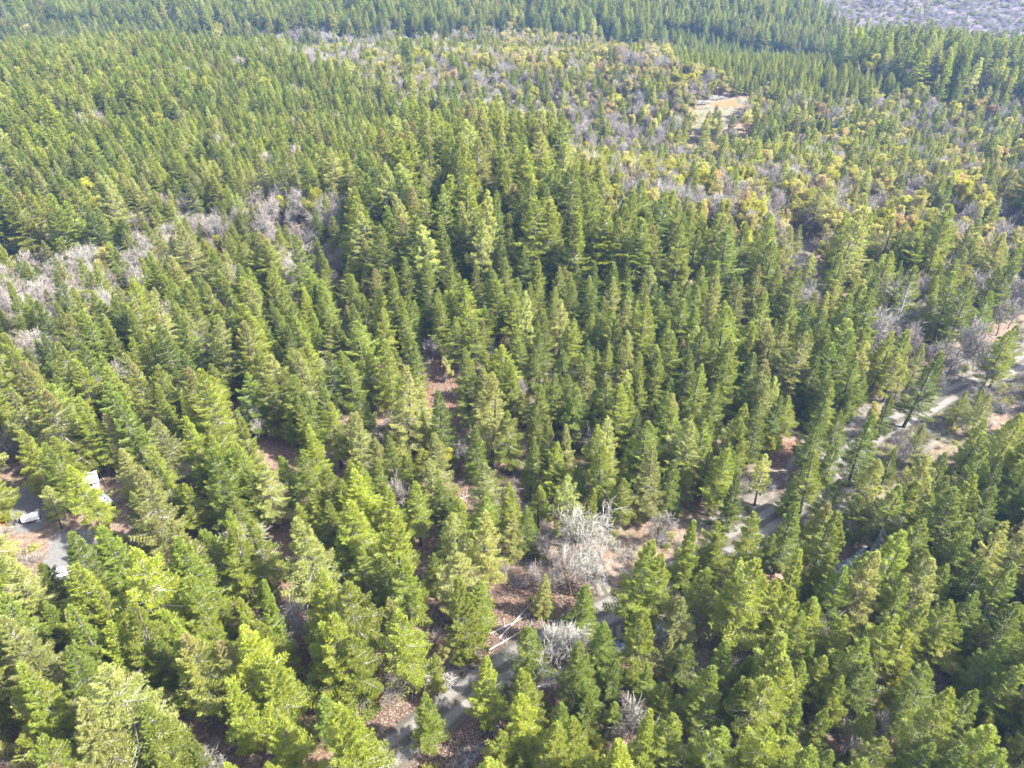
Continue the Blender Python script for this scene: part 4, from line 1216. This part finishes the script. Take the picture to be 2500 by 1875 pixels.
def gable(L_, W_, h, rise, over=0.4, th=0.12):
    """two roof slopes as closed slabs"""
    import bmesh
    slabs = []
    for s in (-1, 1):
        bm = bmesh.new()
        e = (W_ / 2 + over); ze = h - rise * over / (W_ / 2)
        ring = [(-L_ / 2 - over, 0, h + rise), (L_ / 2 + over, 0, h + rise), (L_ / 2 + over, s * e, ze), (-L_ / 2 - over, s * e, ze)]
        v = [bm.verts.new(p) for p in ring] + [bm.verts.new((p[0], p[1], p[2] + th)) for p in ring]
        for f in ((0, 1, 2, 3), (4, 5, 6, 7), (0, 1, 5, 4), (1, 2, 6, 5), (2, 3, 7, 6), (3, 0, 4, 7)):
            bm.faces.new([v[i] for i in f])
        bmesh.ops.recalc_face_normals(bm, faces=bm.faces)
        slabs.append(bm)
    return slabs


def house(loc, rz, L_, W_, h, rise, roofmat, wallmat, name, label, cat):
    import bmesh
    t = empty(name, loc, rz, label, cat)
    bm = bmesh.new()
    pts = [(-W_ / 2, 0), (W_ / 2, 0), (W_ / 2, h), (0, h + rise - 0.02), (-W_ / 2, h)]
    a = [bm.verts.new((-L_ / 2, p[0], p[1])) for p in pts]; b_ = [bm.verts.new((L_ / 2, p[0], p[1])) for p in pts]
    bm.faces.new(a); bm.faces.new(b_[::-1])
    for i in range(5):
        bm.faces.new([a[i], b_[i], b_[(i + 1) % 5], a[(i + 1) % 5]])
    bmesh.ops.recalc_face_normals(bm, faces=bm.faces)
    bmpart('wall', bm, t, wallmat)
    for s in gable(L_, W_, h, rise):
        bmpart('roof', s, t, roofmat)
    for x in (-L_ / 4, L_ / 4):
        w_ = bmpart('window', box(x - 0.6, x + 0.6, -W_ / 2 - 0.06, -W_ / 2 - 0.003, 1.0, 2.0), t, M['white_paint'])
        bmpart('pane', box(x - 0.5, x + 0.5, -W_ / 2 - 0.08, -W_ / 2 - 0.062, 1.1, 1.9), w_, M['dark_glass'])
    bmpart('door', box(-0.45, 0.45, -W_ / 2 - 0.05, -W_ / 2 - 0.003, 0.05, 2.05), t, M['white_paint'])
    return t


house(at_px(206, 1190), R(28), 5.2, 3.4, 2.2, 0.8, M['white_metal_roof'], M['grey_siding'], 'cabin', 'small cabin with white metal roof half hidden behind fir branches', 'cabin')
house(at_px(-18, 1322), R(100), 4.2, 3.2, 1.9, 1.0, M['red_roof'], M['bark_fir'], 'shed', 'shed with faded red roof at the left edge of the yard', 'shed')
for X, Y, rz, lab in ((86, 70, 0.3, 'tiny white-roofed house among far trees in the top left'), (2, 80, -0.2, 'white house cut by the left edge above the dark wood'),
                      (1928, 296, 0.2, 'white-roofed house among trees right of the tan field')):
    house(at_px(X, Y), rz, 9, 6, 2.6, 1.3, M['white_metal_roof'], M['white_paint'], 'distant_house', lab, 'house')

# camper trailer
t = empty('camper_trailer', at_px(262, 1232), R(-38), 'white camper trailer with dark end wall beside the yard', 'camper', scale=(0.6, 0.6, 0.6))
bmpart('body', box(-3.1, 3.1, -1.15, 1.15, 0.55, 2.75, 0.18), t, M['white_paint'])
bmpart('end_wall', box(3.103, 3.16, -1.0, 1.0, 0.7, 2.6, 0.02), t, M['dark_glass'])
for x in (-1.8, -0.2, 1.5):
    w_ = bmpart('window', box(x - 0.45, x + 0.45, -1.19, -1.153, 1.5, 2.1), t, M['chrome'])
    bmpart('pane', box(x - 0.38, x + 0.38, -1.21, -1.193, 1.56, 2.04), w_, M['dark_glass'])
for x in (-2.0, 0.2, 1.7):
    bmpart('roof_vent', box(x - 0.22, x + 0.22, -0.22, 0.22, 2.755, 2.88, 0.03), t, M['rubber'])
bmpart('door', box(0.3, 0.95, -1.19, -1.153, 0.65, 2.35), t, M['silver_paint'])
bmpart('hitch', box(-4.2, -3.1, -0.06, 0.06, 0.5, 0.62), t, M['rubber'])
wheels(t, (0.1, 0.95), 1.0, 0.33)
# flatbed / box trailer
t = empty('box_trailer', at_px(78, 1270), R(22), 'low white enclosed trailer parked on the grey gravel', 'trailer', scale=(0.6, 0.6, 0.6))
bmpart('body', box(-2.3, 2.3, -1.0, 1.0, 0.5, 2.1, 0.08), t, M['white_paint'])
bmpart('rear_door', box(2.303, 2.34, -0.85, 0.85, 0.6, 2.0), t, M['silver_paint'])
bmpart('hitch', box(-3.3, -2.3, -0.05, 0.05, 0.45, 0.57), t, M['rubber'])
wheels(t, (-0.4, 0.4), 1.05, 0.32)


def pickup(loc, rz, paint, label):
    t = empty('pickup_truck', loc, rz, label, 'pickup truck', scale=(0.78, 0.78, 0.78))
    bmpart('body', box(-2.7, 2.7, -0.95, 0.95, 0.45, 1.05, 0.08), t, paint)
    c_ = bmpart('cab', box(-0.5, 1.35, -0.88, 0.88, 1.0, 1.78, 0.08, 0.45), t, paint)
    bmpart('windscreen', box(1.24, 1.32, -0.7, 0.7, 1.1, 1.6), c_, M['dark_glass'])
    for s in (-1, 1):
        bmpart('side_window', box(-0.25, 1.05, s * 0.79 - 0.03, s * 0.79 + 0.03, 1.15, 1.6), c_, M['dark_glass'])
        bmpart('bed_side', box(-2.68, -0.55, s * 0.88 - 0.05, s * 0.88 + 0.05, 1.05, 1.4, 0.02), t, paint)
        bmpart('headlight', box(2.66, 2.74, s * 0.7 - 0.16, s * 0.7 + 0.16, 0.75, 0.93), t, M['chrome'])
    bmpart('bed_floor', box(-2.6, -0.6, -0.82, 0.82, 1.053, 1.08), t, M['rubber'])
    bmpart('tailgate', box(-2.74, -2.66, -0.83, 0.83, 1.05, 1.4, 0.02), t, paint)
    wheels(t, (-1.75, 1.75), 0.88)
    return t


pickup(at_px(158, 1402), R(200), M['white_paint'], 'white pickup with dark bed on the lower yard gravel')
pickup(at_px(236, 1372), R(25), M['silver_paint'], 'silver pickup behind the fir beside the gravel drive')


# fallen logs and slash
def log(loc, rz, L_, r, label, tilt=0.03):
    g = np.random.default_rng(int(abs(loc[0] * 100)) + 3)
    t = empty('fallen_log', (loc[0], loc[1], loc[2] + r * 0.7), rz, label, 'log', 'fallen logs on the clearing floor')
    rows = []
    p = np.array([-L_ / 2, 0, 0]); d = np.array([1.0, 0, tilt])
    for k in range(5):
        q = p + d * L_ / 5 + g.normal(0, 0.05, 3) * [0, 1, 0.3]
        rows.append([*p, *q, r * (1 - k * 0.13), r * (1 - (k + 1) * 0.13)]); p = q
    V, T = prisms(np.array(rows), 7)
    part('trunk', mesh_from('log_trunk', V, T, [M['dead_wood']], smooth=True), t)
    for _ in range(6):
        x = g.uniform(-L_ / 2.5, L_ / 2); a = g.uniform(-1.3, 1.3)
        e = np.array([0.35, math.sin(a), abs(math.cos(a)) * 0.7]) * g.uniform(0.6, 1.5)
        V, T = prisms(np.array([[x, 0, 0, *(np.array([x, 0, 0]) + e), 0.05, 0.02]]), 5)
        part('branch_stub', mesh_from('stub', V, T, [M['dead_wood']]), t)


for X, Y, rz, L_, r, lab in (
        (1262, 1512, 0.9, 9, 0.17, 'long pale log lying above the white lichen oak'), (1246, 1525, 0.5, 7, 0.13, 'thin log just below the longest pale log'),
        (1248, 1558, 0.55, 8, 0.15, 'pale log nearest the road above the bend'), (1290, 1540, 1.1, 5, 0.12, 'short log beside the white lichen oak'),
        (1310, 1250, 0.1, 8, 0.15, 'log lying below the row of dark trunks'), (255, 1178, -0.9, 10, 0.10, 'slender grey pole leaning out behind the camper'),
        (1135, 1215, 0.4, 5, 0.12, 'log in the small litter glade'), (1905, 1150, 0.1, 7, 0.13, 'log across the red clearing'),
        (730, 1700, 0.0, 5, 0.12, 'log beside the foot of the skid trail')):
    log(at_px(X, Y), rz, L_, r, lab)

g = np.random.default_rng(9)
for (X, Y, rad, cnt, lab) in ((1083, 1642, 3.6, 420, 'slash pile of pale cut branches beside the gravel road'), (2030, 1132, 3.0, 260, 'grey slash heap between red clearing and meadow'),
                              (1702, 250, 7, 300, 'log and brush heap on the far edge of the tan field'), (1740, 238, 7, 300, 'brush windrow behind the tan field')):
    x, y, z = at_px(X, Y)
    rows = []
    big = rad > 5
    for _ in range(cnt):
        a = g.uniform(0, 6.28); q = rad * math.sqrt(g.uniform(0, 1)); c0 = np.array([math.cos(a) * q, math.sin(a) * q * (0.4 if big else 0.8), g.uniform(0.02, 0.8) * (1 - q / rad) + 0.06])
        d = unit(np.array([g.normal(), g.normal(), g.normal(0, 0.22)])) * g.uniform(0.4, 1.4) * (1.6 if big else 1)
        rr = g.uniform(0.015, 0.05) * (2.5 if big else 1)
        rows.append([*(c0 - d), *(c0 + d), rr, rr * 0.6])
    V, T = prisms(np.array(rows), 3)
    V[:, 2] = np.maximum(V[:, 2], 0.0)
    o = bpy.data.objects.new('brush_pile', mesh_from('brush_pile', V, T, [M['dead_wood']])); col.objects.link(o)
    o.location = (x, y, z); o['label'] = lab; o['category'] = 'brush pile'

# ------------------------------------------------------------------ haze
HAZE = 0.00013
hm, nt, out = new_mat('haze')
pv = nt.nodes.new("ShaderNodeVolumePrincipled")
pv.inputs['Color'].default_value = (0.30, 0.50, 1.0, 1)
pv.inputs['Density'].default_value = HAZE
pv.inputs['Anisotropy'].default_value = 0.2
nt.links.new(pv.outputs[0], out.inputs['Volume'])
if HAZE:
    hb = bpy.data.meshes.new('haze')
    x0, x1, y0, y1, z0, z1 = -9100, 9100, -4100, 12100, -18, 175
    vv = [(x, y, z) for x in (x0, x1) for y in (y0, y1) for z in (z0, z1)]
    hb.from_pydata(vv, [], [(0, 1, 3, 2), (4, 6, 7, 5), (0, 4, 5, 1), (2, 3, 7, 6), (0, 2, 6, 4), (1, 5, 7, 3)])
    hb.materials.append(hm)
    ho = bpy.data.objects.new('haze', hb); col.objects.link(ho); ho['kind'] = 'stuff'
